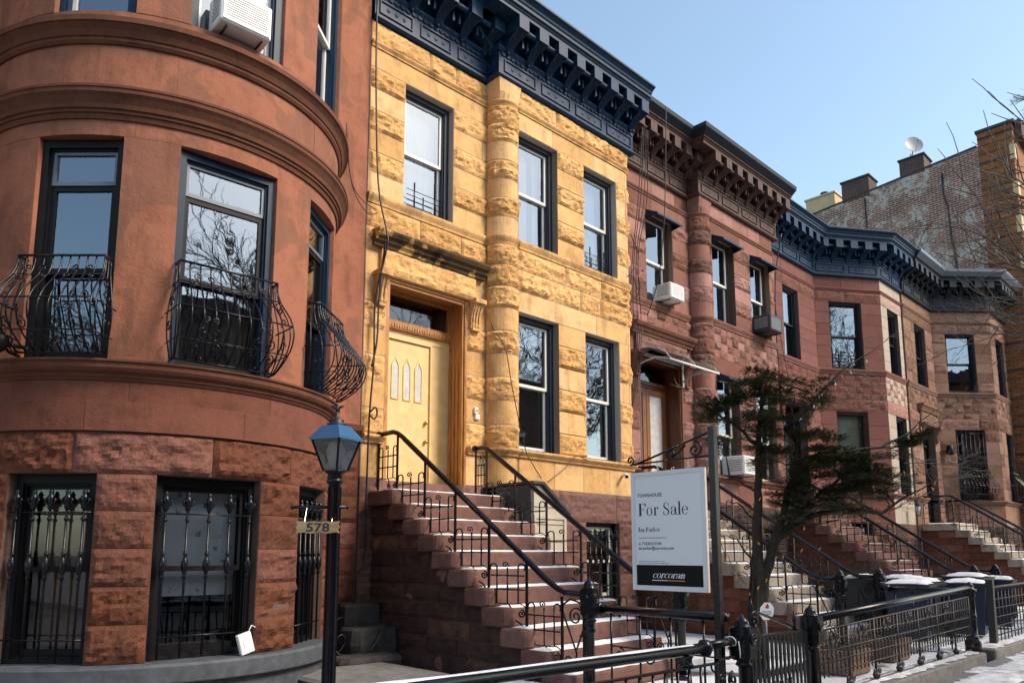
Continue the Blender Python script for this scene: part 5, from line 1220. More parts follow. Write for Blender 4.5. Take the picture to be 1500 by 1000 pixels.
m=MB(); dR=Vector((math.sin(R(45.6)),-math.cos(R(45.6)),0)); c=Vector((LX,LY,1.93)); m.tube([c-dR*.31,c+dR*.10],.012,8); m.lathe([(.002,-.022),(.02,0),(.002,.022)],c-dR*.31,8); m.lathe([(.002,-.018),(.016,0),(.002,.018)],c+dR*.1,8); m.build('ladder_bar','iron',LP)
PQ=thing('number_plaque','small carved wooden plaque with house number hanging from the lamp post','plaque',tuple(c-dR*.10-Vector((0,0,.12))))
f0=Vector((-dR.y,dR.x,0)); fwd2=Vector((math.cos(R(45.6)),math.sin(R(45.6)),0)); pc=c-dR*.10-fwd2*.06+Vector((0,0,-.15))
m=MB(); pl=[(-.16,-.04),(-.14,-.02),(-.155,0),(-.14,.02),(-.16,.04)]; 
top=[(-.16+.32*i/10,.042+.004*math.sin(i*2.1)) for i in range(11)]; bot=[(.16-.32*i/10,-.042+.004*math.sin(i*1.7)) for i in range(11)]
poly=top+[(.148,.02),(.16,.0),(.146,-.02)]+bot+[(-.146,-.02),(-.16,0),(-.148,.02)]
m.prism(poly,-.012,.012,lambda p,q,e:tuple(pc+dR*p+Vector((0,0,q))-fwd2*e)); m.build('board','plaque_wood',PQ)
Mr=Matrix((tuple((dR.x,0,-fwd2.x)),tuple((dR.y,0,-fwd2.y)),(0,1,0))).to_euler()
sans('578',.085,tuple(pc-dR*.085-Vector((0,0,.03))-fwd2*.0125),Mr,'ink',PQ,name='numerals',width=.17,bold=.002)
m=MB()
for s in (-.1,.1): m.tube([pc+dR*s+Vector((0,0,.04)),pc+dR*s+Vector((0,0,.145))+fwd2*.05],.003,4)
m.build('hanger','steel',PQ)
# octagonal yard sign
OS=thing('security_sign','small white octagonal security sign with red emblem on a stake below the tree','sign',(7.72,4.0,.13))
m=MB(); c=Vector((7.72,4.0,.975)); r_=.078; n8=[(r_*math.cos(PI/8+PI/4*k),r_*1.25*math.sin(PI/8+PI/4*k)) for k in range(8)]
oc=lambda p,q,e:tuple(c+dR*(p+q*.12)+Vector((0,0,q))-fwd2*e)
m.prism(n8,-.006,.006,oc); m.build('sign_panel','sign_white',OS)
m=MB(); m.prism([(-.018,.03),(.018,.03),(.018,.055),(0,.085),(-.018,.055)],.0062,.0075,oc); m.build('emblem','ink_red',OS)
for t_,z_,w_ in (('VECTOR',-.012,.10),('SECURITY',-.038,.11)): sans(t_,.022,oc(-w_/2-.0,z_,.0065),Mr,'ink',OS,width=w_,bold=.0004)
m=MB(); m.tube([oc(0,-.08,-.012),(7.70,4.0,.8),(7.70,4.02,.1)],.009,6); m.build('stake','plastic_grey',OS)
# =============================================================== EVERGREEN TREE
PADS=[(8.84,4.56,3.81,.22,.12),(8.93,4.47,3.65,.38,.14),(8.62,4.78,3.58,.34,.12),(9.18,4.23,3.6,.32,.12),(9.36,4.05,3.47,.21,.12),(8.42,4.97,3.29,.24,.12),(8.73,4.66,3.28,.34,.15),(9.07,4.33,3.28,.3,.14),(8.94,4.46,3.03,.3,.17),(9.22,4.19,3.03,.26,.15),(8.51,4.88,2.95,.21,.12),(9.37,4.04,2.93,.26,.14),(8.99,4.41,2.73,.34,.17),(9.26,4.14,2.69,.3,.17),(9.45,3.96,2.79,.26,.12),(9.64,3.78,2.75,.27,.14),(9.6,3.82,2.6,.34,.15),(9.81,3.61,2.64,.34,.14),(9.9,3.52,2.51,.3,.14),(9.44,3.97,2.47,.34,.15),(9.1,4.3,2.47,.26,.15),(9.71,3.71,2.39,.34,.13),(9.95,3.47,2.34,.21,.1),(10.14,3.29,2.95,.18,.08),(10.26,3.17,2.99,.15,.07),(9.33,4.08,2.1,.34,.13),(9.54,3.87,2.07,.26,.1),(9.15,4.25,2.13,.26,.1),(8.97,4.43,2.21,.21,.12),(8.8,4.59,2.6,.14,.15),(8.4,4.99,3.38,.15,.08),(8.53,4.86,3.47,.17,.09),(9.25,4.16,2.3,.26,.1),(9.02,4.38,1.96,.19,.09)]
TR=thing('evergreen_tree','dark needled evergreen tree with twin trunks wrapped in string lights beside the sale sign','tree',(8.72,4.68,.1))
dpt=Vector((.7,.715,0)); tr=random.Random(11)
def wob(pts,r0,r1,amp=.03,seg=4,rg=tr):
    pts=[Vector(p) for p in pts]; o=[pts[0]]
    for a,b in zip(pts,pts[1:]):
        for k in range(1,seg+1):
            q=a.lerp(b,k/seg); 
            if k<seg: q=q+Vector((rg.uniform(-amp,amp),rg.uniform(-amp,amp),rg.uniform(-amp,amp)*.5))
            o.append(q)
    return o,[r0+(r1-r0)*(i/(len(o)-1))**.8 for i in range(len(o))]
def off(p,d): return [(x+dpt.x*d,y+dpt.y*d,z) for x,y,z in p]
TRK=[(8.70,4.70,.1),(8.72,4.68,.6),(8.77,4.63,1.17),(8.77,4.63,1.83),(8.81,4.59,2.51),(8.83,4.57,3.12),(8.89,4.51,3.75)]
ST2=[(8.74,4.66,.5),(8.81,4.59,1.25),(8.93,4.47,1.75),(9.03,4.37,2.17),(9.11,4.3,2.51),(9.15,4.25,2.95),(9.13,4.27,3.4)]
m=MB(); p,r=wob(TRK,.115,.018,.012,5); m.tube(p,[x*(1+.18*math.sin(i*1.7)) if i<14 else x for i,x in enumerate(r)],10)
p,r=wob(ST2,.085,.012,.015,5); m.tube(p,r,9)
for k in range(7): a=k*.9; m.tube([(8.72+.12*math.cos(a),4.68+.12*math.sin(a),.1),(8.72+.09*math.cos(a+.2),4.68+.09*math.sin(a+.2),.7),(8.77+.06*math.cos(a+.5),4.63+.06*math.sin(a+.5),1.6)],[.035,.022,.008],6)
m.build('trunk','bark',TR)
LIMBS=[([(8.93,4.47,1.75),(9.27,4.14,2.05),(9.58,3.84,2.13),(9.88,3.54,2.07),(10.13,3.29,2.3),(10.39,3.05,2.47)],.05,.006),
([(8.89,4.51,1.67),(9.21,4.19,2.17),(9.53,3.88,2.51),(9.96,3.46,2.6)],.042,.008),([(9.07,4.34,3.12),(9.33,4.08,3.47),(9.59,3.82,3.87),(9.98,3.44,4.23)],.028,.006),
([(8.8,4.6,2.95),(8.64,4.76,3.16),(8.4,4.99,3.38),(8.25,5.14,3.6)],.03,.006),([(9.11,4.29,2.69),(9.36,4.05,2.82),(9.92,3.5,2.9),(10.17,3.25,3.08),(10.44,3.0,3.38)],.03,.005),
([(8.86,4.54,1.67),(9.08,4.32,1.92),(9.39,4.02,1.96)],.022,.006),([(8.78,4.61,2.34),(8.59,4.81,2.51),(8.43,4.96,2.47)],.018,.004),([(8.75,4.64,2.0),(8.61,4.79,2.21),(8.5,4.89,2.21)],.016,.004),
([(8.77,4.63,1.4),(8.6,4.8,1.75),(8.52,4.88,1.8)],.016,.004)]
m=MB(); TW=[]
for P_,r0,r1 in LIMBS:
    p,r=wob(P_,r0,r1,.02,4); m.tube(p,r,7); TW.append(p)
for x,y,z,rx,rz in PADS:   # branch from the trunk to every foliage pad, at varied depths
    best=min(([Vector(q) for q in TRK]+[Vector(q) for q in ST2]+[q for p in TW for q in p]),key=lambda q:(q-Vector((x,y,z-.12))).length+ (0.4 if q.z>z else 0))
    p,r=wob([best,(best+Vector((x,y,z)))/2+Vector((0,0,-.03)),(x,y,z)],.014,.004,.02,3); m.tube(p,r,5)
m.build('limbs','bark',TR)
m=MB()
def twigs(mb,p,d,L,r,lvl,rg,spread=.6,droop=0,pull=None):
    d=d.normalized(); n=4; pts=[p]; q=Vector(p)
    for i in range(n):
        d=(d+Vector((rg.uniform(-1,1),rg.uniform(-1,1),rg.uniform(-1,1)))*.16+(pull or Vector())*.1+Vector((0,0,droop))).normalized(); q=q+d*L/n; pts.append(q.copy())
    mb.tube(pts,[r*(1-.6*i/n) for i in range(n+1)],5 if r>.006 else 4 if r>.003 else 3,cap=False)
    if lvl<=0: return
    for i in range(1,n+1):
        for _ in range(2 if i==n else 1):
            a=Vector((rg.uniform(-1,1),rg.uniform(-1,1),rg.uniform(-.7,1))).normalized(); dd=(d+a*spread*1.3).normalized()
            twigs(mb,pts[i],dd,L*rg.uniform(.5,.8),r*.58,lvl-1,rg,spread,droop,pull)
rt=random.Random(5)
RGT=Vector((.715,-.70,0))
for s,d,L,l in (((10.39,3.05,2.47),RGT+Vector((0,0,.25)),.35,2),((10.44,3.0,3.38),RGT+Vector((0,0,.15)),.4,2),((9.98,3.44,4.23),RGT+Vector((0,0,.8)),.25,1),((9.6,3.82,3.88),RGT+Vector((0,0,-.2)),.3,2),((9.92,3.5,2.9),RGT+Vector((0,0,-.4)),.5,2),((10.17,3.25,3.08),RGT+Vector((0,0,.6)),.45,2),((9.88,3.54,2.07),RGT+Vector((0,0,.5)),.5,2),((8.5,4.9,2.2),-RGT,.3,2),((8.43,4.96,2.47),-RGT,.3,2),((8.25,5.14,3.6),-RGT+Vector((0,0,.5)),.2,1),((8.52,4.88,1.8),-RGT,.25,2),((9.4,4.0,3.5),RGT,.5,2),((10.1,3.3,2.7),RGT,.6,3)):
    m=MB(); twigs(m,Vector(s),d,L,.007,l,rt); m.build('twig','bark_grey',TR)
# foliage: sprays of small needles on short twigs
m=MB(); fr_=random.Random(2)
SUB=[]
for x,y,z,rx,rz in PADS:
    for k in range(6):
        c=Vector((x,y,z))+RGT*fr_.uniform(-1,1)*rx*.75+dpt*fr_.uniform(-1,1)*max(rx,.28)+Vector((0,0,fr_.uniform(-1,1)*rz*.9)); SUB.append((c,rx*fr_.uniform(.4,.62),rz*fr_.uniform(.22,.42)))
for c0,rx,rz in SUB:
    for k in range(int(760*rx)):
        a=fr_.uniform(0,2*PI); q=fr_.random()**.55*rx; el=fr_.uniform(-1,1)
        o=c0+RGT*q*math.cos(a)+dpt*q*math.sin(a)+Vector((0,0,el*rz*(1-.5*q/rx)+.12*q))
        dens=noise.noise(o*7)
        if dens<-.3: continue
        dr=(RGT*math.cos(a)+dpt*math.sin(a)+Vector((0,0,fr_.uniform(-.15,.45)))+Vector((fr_.uniform(-1,1),fr_.uniform(-1,1),0))*.45).normalized()
        L=fr_.uniform(.06,.13); sd=dr.cross(Vector((0,0,1))).normalized(); up=sd.cross(dr); tn=min(1,max(0,.40+.5*dens+fr_.uniform(-.25,.35)))
        for j in range(12):
            t=j/12; base=o+dr*L*t; s_=1 if j%2 else -1; w=sd*s_+up*fr_.uniform(-.5,.6); nd=(dr*.7+w).normalized()*fr_.uniform(.022,.036)*(1-.35*t); wd=nd.cross(up).normalized()*.0055
            m.add([base-wd,base+wd,base+nd],[(0,1,2)],t=tn)
m.build('foliage','needles',TR)
# string lights
SL=thing('string_lights','string of amber and clear bulbs wound round the evergreen trunk and branches','string lights',(8.72,4.68,.2))
m=MB(); sl=random.Random(9); bulbs=[]
wire=[]
for i in range(120):
    t=i/119; k=t*(len(TRK)-3); j=int(k); c=Vector(TRK[j]).lerp(Vector(TRK[j+1]),k-j); a=t*32; rr=.13-.04*t; wire.append(c+Vector((rr*math.cos(a),rr*math.sin(a),0)))
    if i%4==0: bulbs.append((wire[-1],0))
m.tube(wire,.0035,4)
def swag(P_,n,sag,cl):
    p,r=wob(P_,.01,.01,.01,5); w=[q+Vector((0,0,-.03-sag*abs(math.sin(i*1.3)))) for i,q in enumerate(p)]; m.tube(w,.0035,4)
    for i in range(n): q=w[int((i+.5)/n*(len(w)-1))]; bulbs.append((q+Vector((sl.uniform(-.03,.03),sl.uniform(-.03,.03),-.01)),cl))
swag(LIMBS[0][0],15,.05,0); swag(LIMBS[4][0][1:],9,.06,0); swag(LIMBS[2][0],7,.03,1); swag([(8.5,4.9,1.95),(8.7,4.7,1.7),(9.0,4.4,1.62),(9.4,4.0,1.75)],9,.05,0); swag([(8.45,4.95,1.75),(8.6,4.8,1.35),(8.76,4.64,1.1)],6,.03,0)
swag([(9.98,3.44,2.6),(10.2,3.22,2.72),(10.4,3.02,2.5)],7,.06,0); swag([(9.3,4.1,3.4),(9.5,3.9,3.1),(9.3,4.1,2.95)],4,.05,1)
m.build('wire','cable_black',SL)
def bulb_mesh(mat):
    b=MB(); b.lathe([(.004,.012),(.006,0),(.010,-.012),(.0095,-.022),(.002,-.040)],(0,0,0),7); return mesh_of(b,'bulb',[mat])
BM=[bulb_mesh('bulb_amber'),bulb_mesh('bulb_clear')]
for q,c in bulbs: inst(BM[c],'bulb',SL,q,rx=sl.uniform(-.6,.6),ry=sl.uniform(-.6,.6))
# bare street tree whose branch tips reach into the right of the picture
def bare_tree(label,x,y,h,seed,sp=.55,name='bare_tree',lv=5,grp='bare street trees',r0=.16):
    t=thing(name,label,'tree',(x,y,-.1),grp); rg=random.Random(seed)
    m=MB(); p,r=wob([(x,y,-.1),(x+rg.uniform(-.15,.15),y,h*.2),(x+rg.uniform(-.3,.3),y+rg.uniform(-.2,.2),h*.42)],r0,r0*.6,.04,4,rg); m.tube(p,r,9); m.build('trunk','bark_grey',t)
    m=MB(); top=p[-1]
    for k in range(5):
        a=2*PI*k/5+rg.uniform(-.4,.4); s=p[-1-rg.randint(0,2)]
        twigs(m,s,Vector((math.cos(a)*.75,math.sin(a)*.75,1)),h*.26,r0*.42,lv-1,rg,sp)
    twigs(m,top,Vector((0,0,1)),h*.3,r0*.5,lv-1,rg,sp); m.build('branches','bark_grey',t); return t
t=bare_tree('bare grey tree at the kerb reaching thin twigs into the upper right corner',14.2,-.1,9.0,29,lv=4,r0=.13)
rg=random.Random(17)
for s,d,L,lv in (((13.9,1.9,4.75),Vector((-.35,1,.12)),1.1,3),((13.6,1.9,5.1),Vector((-.3,1,-.05)),.9,2),((12.8,1.75,8.2),Vector((-.1,1,.12)),.3,3),((13.2,1.9,7.75),Vector((-.2,1,.0)),.4,2)):
    m=MB(); m.tube([(14.2,-.1,s[2]-1.6),((14.2+s[0])/2,1.1,s[2]-.6),s],[.04,.03,.014],6); twigs(m,Vector(s),d,L,.013,lv,rg,.5,droop=.02); m.build('low_branch','bark_grey',t)
# =============================================================== THINGS ON AND AROUND THE HOUSES
def ac(label,fr,a,z,w=.62,h=.40,d0=-.12,d1=.40,body='plastic_white',grp='window air conditioners'):
    o=fr(a,0,z); t=thing('air_conditioner',label,'air conditioner',o,grp)
    m=MB(); m.bbox(a-w/2,a+w/2,d0,d1,z,z+h,b=.012,mp=fr); m.build('casing',body,t)
    m=MB(); ring(m,fr,a-w/2+.02,a+w/2-.02,z+.02,z+h-.02,.03,d1-.01,d1+.012); 
    n=11
    for k in range(n): zz=z+.06+(h-.12)*k/(n-1); m.box(a-w/2+.05,a+w/2-.05,d1-.002,d1+.008,zz-.006,zz+.006,fr)
    m.build('front_grille',body,t)
    m=MB(); m.box(a-w/2+.05,a+w/2-.05,d1+.0005,d1+.003,z+.05,z+h-.05,fr); m.build('coil','plastic_grey',t)
    for s in (-1,1):
        m=MB()
        for k in range(6): zz=z+.08+.045*k; m.box(a+s*w/2-.004,a+s*w/2+.004,d0+.12,d1-.06,zz,zz+.02,fr)
        m.build('side_vent','plastic_grey',t)
        m=MB(); m.tube([fr(a+s*w*.35,-.02,z-.02),fr(a+s*w*.35,d1-.05,z-.02)],.012,5); m.build('support','iron_old',t)
fr,w=frame_on(bow,ub(-17.2),ub(12.3)); ac('white air conditioner in the upper bow window above the belt mouldings',fr,-.02,7.03,w=.54,h=.38,d1=.24)
fr,w=frame_on(P3,P3.at(x=12.8),P3.at(x=13.8)); ac('small white air conditioner in the upper window over the brownstone door',fr,.12,6.93,w=.52,h=.34,d1=.34)
fr,w=frame_on(P3,P3.at(x=16.73),P3.at(x=17.73)); ac('black framed air conditioner in the upper window by the painted red house',fr,-.1,6.92,w=.62,h=.40,d1=.42,body='plastic_dark')
fr,w=frame_on(P3,P3.at(x=14.97),P3.at(x=15.95)); ac('white air conditioner low in the parlour window behind the evergreen',fr,.1,3.3,w=.62,h=.42,d1=.42)
# cameras, boxes, lamps
t=thing('security_camera','dark dome camera mounted on the sill under the left window guard','camera',(1.55,8.2,3.42)); fr,w=frame_on(bow,ub(-57),ub(-52)); m=MB(); c=fr(0,.32,3.46); m.lathe([(.03,.10),(.075,.07),(.08,.02),(.07,-.02),(.05,-.055),(.02,-.08)],c,12); m.tube([fr(0,.0,3.5),c],.02,6); m.build('camera_body','window_black',t)
t=thing('security_camera','white bullet camera on the yellow wall below the string moulding','camera',(11.35,8.6,3.0)); m=MB(); c=Vector((11.38,8.60,3.02)); m.tube([c+Vector((.04,.09,0)),c],.03,10); m.tube([c,c+Vector((-.05,-.07,-.03))],[.045,.042],12); m.build('camera_body','plastic_white',t); m=MB(); m.tube([c+Vector((-.05,-.07,-.03)),c+Vector((-.056,-.079,-.033))],.032,12); m.build('lens','window_black',t)
t=thing('doorbell_box','small white intercom box on the yellow stone right of the door','doorbell',(7.98,8.98,3.75)); m=MB(); m.bbox(7.93,8.00,8.95,9.0,3.80,3.90,b=.006); m.bbox(7.95,8.04,8.955,9.0,3.71,3.79,b=.006); m.build('box_body','plastic_white',t); m=MB(); m.box(7.95,7.98,8.945,8.951,3.83,3.86); m.build('button','brass',t)
t=thing('white_box','tilted white outlet box leaning on the sill of the grilled basement window','box',(3.5,7.2,.62)); fr,w=frame_on(bow,ub(6),ub(11)); m=MB(); mp=lambda a,d,v:fr(a*math.cos(.25)-v*math.sin(.25)*1,d-.1*v,.615+v*math.cos(.25)+a*math.sin(.25)); m.bbox(-.075,.075,.02,.07,.0,.20,b=.008,mp=mp); m.build('box_body','plastic_white',t); m=MB(); m.box(-.03,.03,.07,.075,.07,.13,mp); m.build('cover_plate','sign_frame',t); m=MB(); m.tube([mp(.06,.03,.18),mp(.12,.03,.24),mp(.17,.02,.2),mp(.18,.02,.05)],.006,5); m.build('cord','plastic_white',t)
t=thing('wall_lantern','dark cylindrical wall lamp on the tan house between door and grilled window','wall lamp',(27.5,7.6,4.9)); frw=Fr((27.56,7.655),Vector(B4)-Vector(A4)); m=MB(); m.box(-.04,.04,0,.05,4.85,4.95,frw); m.lathe([(.08,-.16),(.10,-.15),(.10,.15),(.08,.16)],frw(0,.16,4.9),14); m.build('lamp_body','window_black',t)
t=thing('wall_lantern','small blue topped glass wall lantern at the foot of the beige bay','wall lamp',(24.1,7.6,2.8)); m=MB(); c=(24.1,7.58,2.78); m.lathe([(.10,.17),(.07,.22),(.02,.27)],c,8); m.lathe([(.05,-.14),(.03,-.12)],c,8); m.box(24.09,24.11,7.58,7.85,3.0,3.02)
for k in range(6): a=PI/3*k; m.tube([(c[0]+.09*math.cos(a),c[1]+.09*math.sin(a),c[2]+.17),(c[0]+.05*math.cos(a),c[1]+.05*math.sin(a),c[2]-.13)],.007,4)
m.build('lamp_frame','navy_paint',t); m=MB(); m.lathe([(.045,-.12),(.08,.16)],c,6); m.build('lamp_glass','glass_frosted',t)
# timber hatch beside the yellow stoop
t=thing('cellar_hatch','cream clapboard cellar hatch with sloping dark roof beside the yellow stoop','hatch',(8.5,8.4,.1))
m=MB(); m.prism([(8.2,.12),(8.92,.12),(8.92,2.18),(8.34,2.60),(8.2,2.60)],7.92,8.62,lambda p,q,e:(p,e,q))
for k in range(9): m.prism([(8.2,.2+.26*k),(8.92 if .2+.26*k<2.1 else 8.7,.2+.26*k),(8.92 if .2+.26*k<2.1 else 8.7,.215+.26*k),(8.2,.215+.26*k)],7.905,7.93,lambda p,q,e:(p,e,q))
m.build('clapboard_wall','clapboard',t)
m=MB(); m.prism([(8.14,2.62),(8.36,2.62),(8.98,2.17),(9.0,2.2),(8.38,2.66),(8.14,2.66)],7.86,8.66,lambda p,q,e:(p,e,q)); m.build('roof','roofing',t)
m=MB(); ring(m,Fr((8.56,7.92),(1,0)),-.36,.36,.13,2.15,.05,0,.02); m.build('trim','clapboard',t); m=MB(); m.box(8.12,8.19,7.9,9.0,1.9,2.6); m.box(8.12,8.9,8.66,9.0,1.9,2.62); m.build('side_panel','roofing',t)
# bins
def bin_(label,x,y,rz,mat,h=1.0,w=.58,d=.66):
    t=thing('wheelie_bin',label,'bin',(x,y,.14),'wheelie bins in the front yard'); rot=lambda px,py,pz:(x+px*math.cos(rz)-py*math.sin(rz),y+px*math.sin(rz)+py*math.cos(rz),.14+pz)
    m=MB(); a,b=w/2,d/2; lo=[(-a*.8,-b*.8),(a*.8,-b*.8),(a*.8,b*.8),(-a*.8,b*.8)]; hi=[(-a,-b),(a,-b),(a,b),(-a,b)]
    vs=[rot(p,q,.04) for p,q in lo]+[rot(p,q,h-.08) for p,q in hi]; m.add(vs,[(0,1,2,3),(4,5,6,7)]+[(k,(k+1)%4,4+(k+1)%4,4+k) for k in range(4)])
    for k in (-.5,.5): m.box(a*k-.02,a*k+.02,-b-.01,-b*.86,.2,h-.12,rot)
    m.box(-a-.02,a+.02,-b-.02,b+.02,h-.12,h-.07,rot); m.build('bin_body',mat,t)
    m=MB(); vs=[]; nn=6
    for i in range(nn+1):
        for j in range(nn+1):
            p=-1+2*i/nn;q=-1+2*j/nn; vs.append(rot(p*(a+.035),q*(b+.035),h-.065+.05*(1-p*p*.8)*(1-q*q*.8)))
    m.add(vs,[(i*(nn+1)+j,(i+1)*(nn+1)+j,(i+1)*(nn+1)+j+1,i*(nn+1)+j+1) for i in range(nn) for j in range(nn)],smooth=True)
    m.box(-a-.035,a+.035,-b-.035,b+.035,h-.085,h-.066,rot); m.tube([rot(-a*.8,b+.07,h-.05),rot(a*.8,b+.07,h-.05)],.014,6); m.build('lid',mat,t)
    for s in (-1,1):
        m=MB(); m.tube([rot(s*a*.95,b*.75,.10),rot(s*a*.95+s*.045,b*.75,.10)],.10,14); m.build('wheel','cable_black',t)
    return rot,a,b,h
bs=MB(); rb=random.Random(4)
for lab,x,y,rz,mt in (('dark blue bin with snow on its lid, nearest the grid fence post',13.75,4.55,.1,'bin_blue'),('black bin with snowy lid behind the square fence post',14.5,4.65,-.1,'bin_black'),('blue bin close behind the far rail fence',15.35,4.15,.15,'bin_blue'),('black bin at the right edge with a thick sheet of snow',16.3,4.35,-.05,'bin_black'),('dark bin in the back row beside the black planter',14.3,5.5,.3,'bin_black'),('blue bin in the back row with its lid under snow',15.4,5.2,.0,'bin_blue'),('bright blue bin by the far rail fence at the picture edge',17.4,4.2,.1,'bin_blue')):
    rot,a,b,h=bin_(lab,x,y,rz,mt,h=1.02+rb.uniform(-.05,.05))
    sb=MB(); nn=10; vs=[]; sd=rb.random()*40
    for i in range(nn+1):
        for j in range(nn+1):
            p=-1+2*i/nn;q=-1+2*j/nn; e=min(i,j,nn-i,nn-j); z=h-.058+.05*(1-p*p*.8)*(1-q*q*.8)+(0 if e==0 else .03+.02*noise.noise(Vector((i*.6,j*.6,sd)))); ed=.1*noise.noise(Vector((p*2,q*2,sd)))
            vs.append(rot((p*(a+.02))*(1-.12+ed),q*(b+.02)*(1-.1+ed),z))
    bs.add(vs,[(i*(nn+1)+j,(i+1)*(nn+1)+j,(i+1)*(nn+1)+j+1,i*(nn+1)+j+1) for i in range(nn) for j in range(nn)],smooth=True)
sn=bs.build('bin_snow','snow_white'); tag(sn,'sheets of snow on the lids of the wheelie bins',kind='stuff')
t=thing('white_cabinet','white storage cabinet with timber edged snowy top beyond the pale stoop','cabinet',(15.8,5.6,.13)); m=MB(); m.bbox(15.5,16.15,5.27,5.96,.13,1.02,b=.008); m.build('cabinet_body','plastic_white',t); m=MB(); m.box(15.46,16.19,5.23,6.0,1.022,1.055); m.build('cabinet_top','wood_edge',t); m=MB(); m.box(15.49,15.499,5.4,5.55,.93,.945); m.build('handle','iron',t)
sb=MB(); snowpatch(15.5,16.15,5.28,5.95,1.057,.04,rb,mb=sb); o=sb.build('cabinet_snow','snow_white'); tag(o,'snow lying on top of the white storage cabinet',kind='stuff')
for i,(x,y,w_,lab) in enumerate(((9.6,4.05,.55,'square stone planter with dark frozen soil behind the grid fence, nearer the gate'),(11.2,4.15,.6,'square stone planter with frozen soil behind the grid fence, farther from the gate'))):
    t=thing('stone_planter',lab,'planter',(x,y,.13),'planters in the snowy yard'); m=MB(); m.bbox(x-w_/2,x+w_/2,y-w_/2,y+w_/2,.13,.42,b=.03); ring(m,Fr((x,y),(1,0)),-w_/2-.02,w_/2+.02,.34,.43,.04,-w_/2-.02,w_/2+.02); m.build('planter_body','terracotta',t)
    m=MB(); m.box(x-w_/2+.05,x+w_/2-.05,y-w_/2+.05,y+w_/2-.05,.42,.44); m.build('soil','dark_shrub',t)
    m=MB(); rg=random.Random(i+40)
    for k in range(26): twigs(m,Vector((x+rg.uniform(-.15,.15),y+rg.uniform(-.15,.15),.43)),Vector((rg.uniform(-.5,.5),rg.uniform(-.5,.5),1)),rg.uniform(.1,.26),.004,1,rg)
    m.build('dry_stems','dark_shrub',t)
t=thing('garden_shrub','dark brown withered shrub in the yard behind the bins','shrub',(14.6,5.9,.13)); m=MB(); rg=random.Random(77)
for k in range(70): twigs(m,Vector((14.6+rg.uniform(-.3,.3),6.0+rg.uniform(-.25,.25),.13)),Vector((rg.uniform(-.6,.6),rg.uniform(-.6,.6),1.2)),rg.uniform(.5,.85),.008,2,rg)
m.build('stems','dark_shrub',t)
# cables
def cable(label,runs,r=.010,name='cable',grp='utility cables on the facades',mat='cable_black'):
    m=MB(); rg=random.Random(len(label))
    for P_ in runs:
        p=[]; P_=[Vector(q) for q in P_]
        for i in range(len(P_)-1):
            a=P_[max(0,i-1)];b=P_[i];c=P_[i+1];d=P_[min(len(P_)-1,i+2)]
            for k in range(5):
                t=k/5; p.append(.5*((2*b)+(-a+c)*t+(2*a-5*b+4*c-d)*t*t+(-a+3*b-3*c+d)*t**3))
        p.append(P_[-1]); m.tube(p,r,5)
    o=m.build(name,mat,org=runs[0][0]); tag(o,label,'cable',grp)
cable('black cable bundle running down the left edge of the yellow house',[[(5.84,8.90,9.9),(5.86,8.90,8.6),(5.93,8.88,7.0),(5.99,8.72,6.2),(5.99,8.70,5.95),(5.95,8.90,5.2),(5.95,8.90,4.3),(5.90,8.90,3.5),(5.87,8.88,2.4),(5.86,8.88,1.5),(5.7,8.86,1.25),(5.66,8.86,.7)],[(5.97,8.72,6.0),(6.0,8.88,5.3),(5.98,8.88,4.6),(5.90,8.88,4.2)],[(5.9,8.88,3.55),(5.97,8.86,3.62),(6.0,8.86,3.53),(5.95,8.86,3.45),(5.9,8.88,3.5)]],.014)
cable('thin loop of wire swinging from the bow mouldings to the yellow house',[[(5.2,8.6,7.5),(5.33,8.75,7.1),(5.5,8.85,6.7),(5.75,8.88,6.45),(5.92,8.88,6.5)],[(5.2,8.6,7.45),(5.4,8.8,6.9),(5.6,8.87,6.65),(5.9,8.88,6.55)]],.007)
cable('single dark wire hanging beside the yellow pilaster down to the window moulding',[[(8.2,8.93,9.2),(8.2,8.93,6.5),(8.2,8.9,5.4),(8.27,8.62,4.9),(8.36,8.56,4.3),(8.55,8.55,3.6),(8.7,8.56,3.2),(8.75,8.50,3.05),(9.0,8.52,2.8)],[(9.2,8.56,2.75),(9.6,8.54,3.0),(9.9,8.54,3.24),(10.2,8.54,3.2)]],.008)
cable('bundle of thin dark cables dropping between the yellow house and the brownstone',[[(12.0+dx,8.45,10.2),(12.02+dx*1.6,8.6,8.8),(12.05+dx,8.8,7.6),(12.0+dx*2,8.86,6.4),(12.1+dx,8.8,5.9),(12.0+dx,8.86,5.0),(11.95,8.88,4.2)] for dx in (0,.05,.12,.18)]+[[(11.5,8.55,6.9),(11.7,8.5,7.1),(11.85,8.5,6.8),(12.1,8.75,6.7)],[(12.0,8.8,8.0),(12.25,8.8,7.6),(12.05,8.8,7.2),(12.2,8.82,6.9)]],.009)
cable('long straight wire hanging from the blue cornice across the brownstone window',[[(12.5,8.2,10.75),(12.5,8.3,8.6),(12.52,8.5,7.2),(12.5,8.8,6.4)]],.010)
cable('straight cable hanging down the wall where the brownstone meets the painted red house',[[(18.35,8.6,9.9),(18.4,8.85,8.8),(18.5,8.95,7.4),(18.6,8.96,6.0),(18.7,8.96,4.5)]],.014)
cable('grey slanting wire crossing the painted stone next to the black framed air conditioner',[[(18.15,8.9,9.1),(18.5,8.93,7.9),(18.95,8.95,6.5),(19.3,8.95,5.6)]],.009)
cable('black hose looping over the dark stones beside the bow house',[[(5.68,8.86,.9),(5.60,8.8,.78),(5.35,8.72,.72),(5.2,8.6,.5),(5.22,8.45,.36),(5.32,8.42,.50),(5.24,8.40,.58),(5.16,8.42,.48),(5.22,8.36,.34),(5.5,8.15,.40),(5.75,8.2,.66),(5.9,8.3,.68)]],.014)
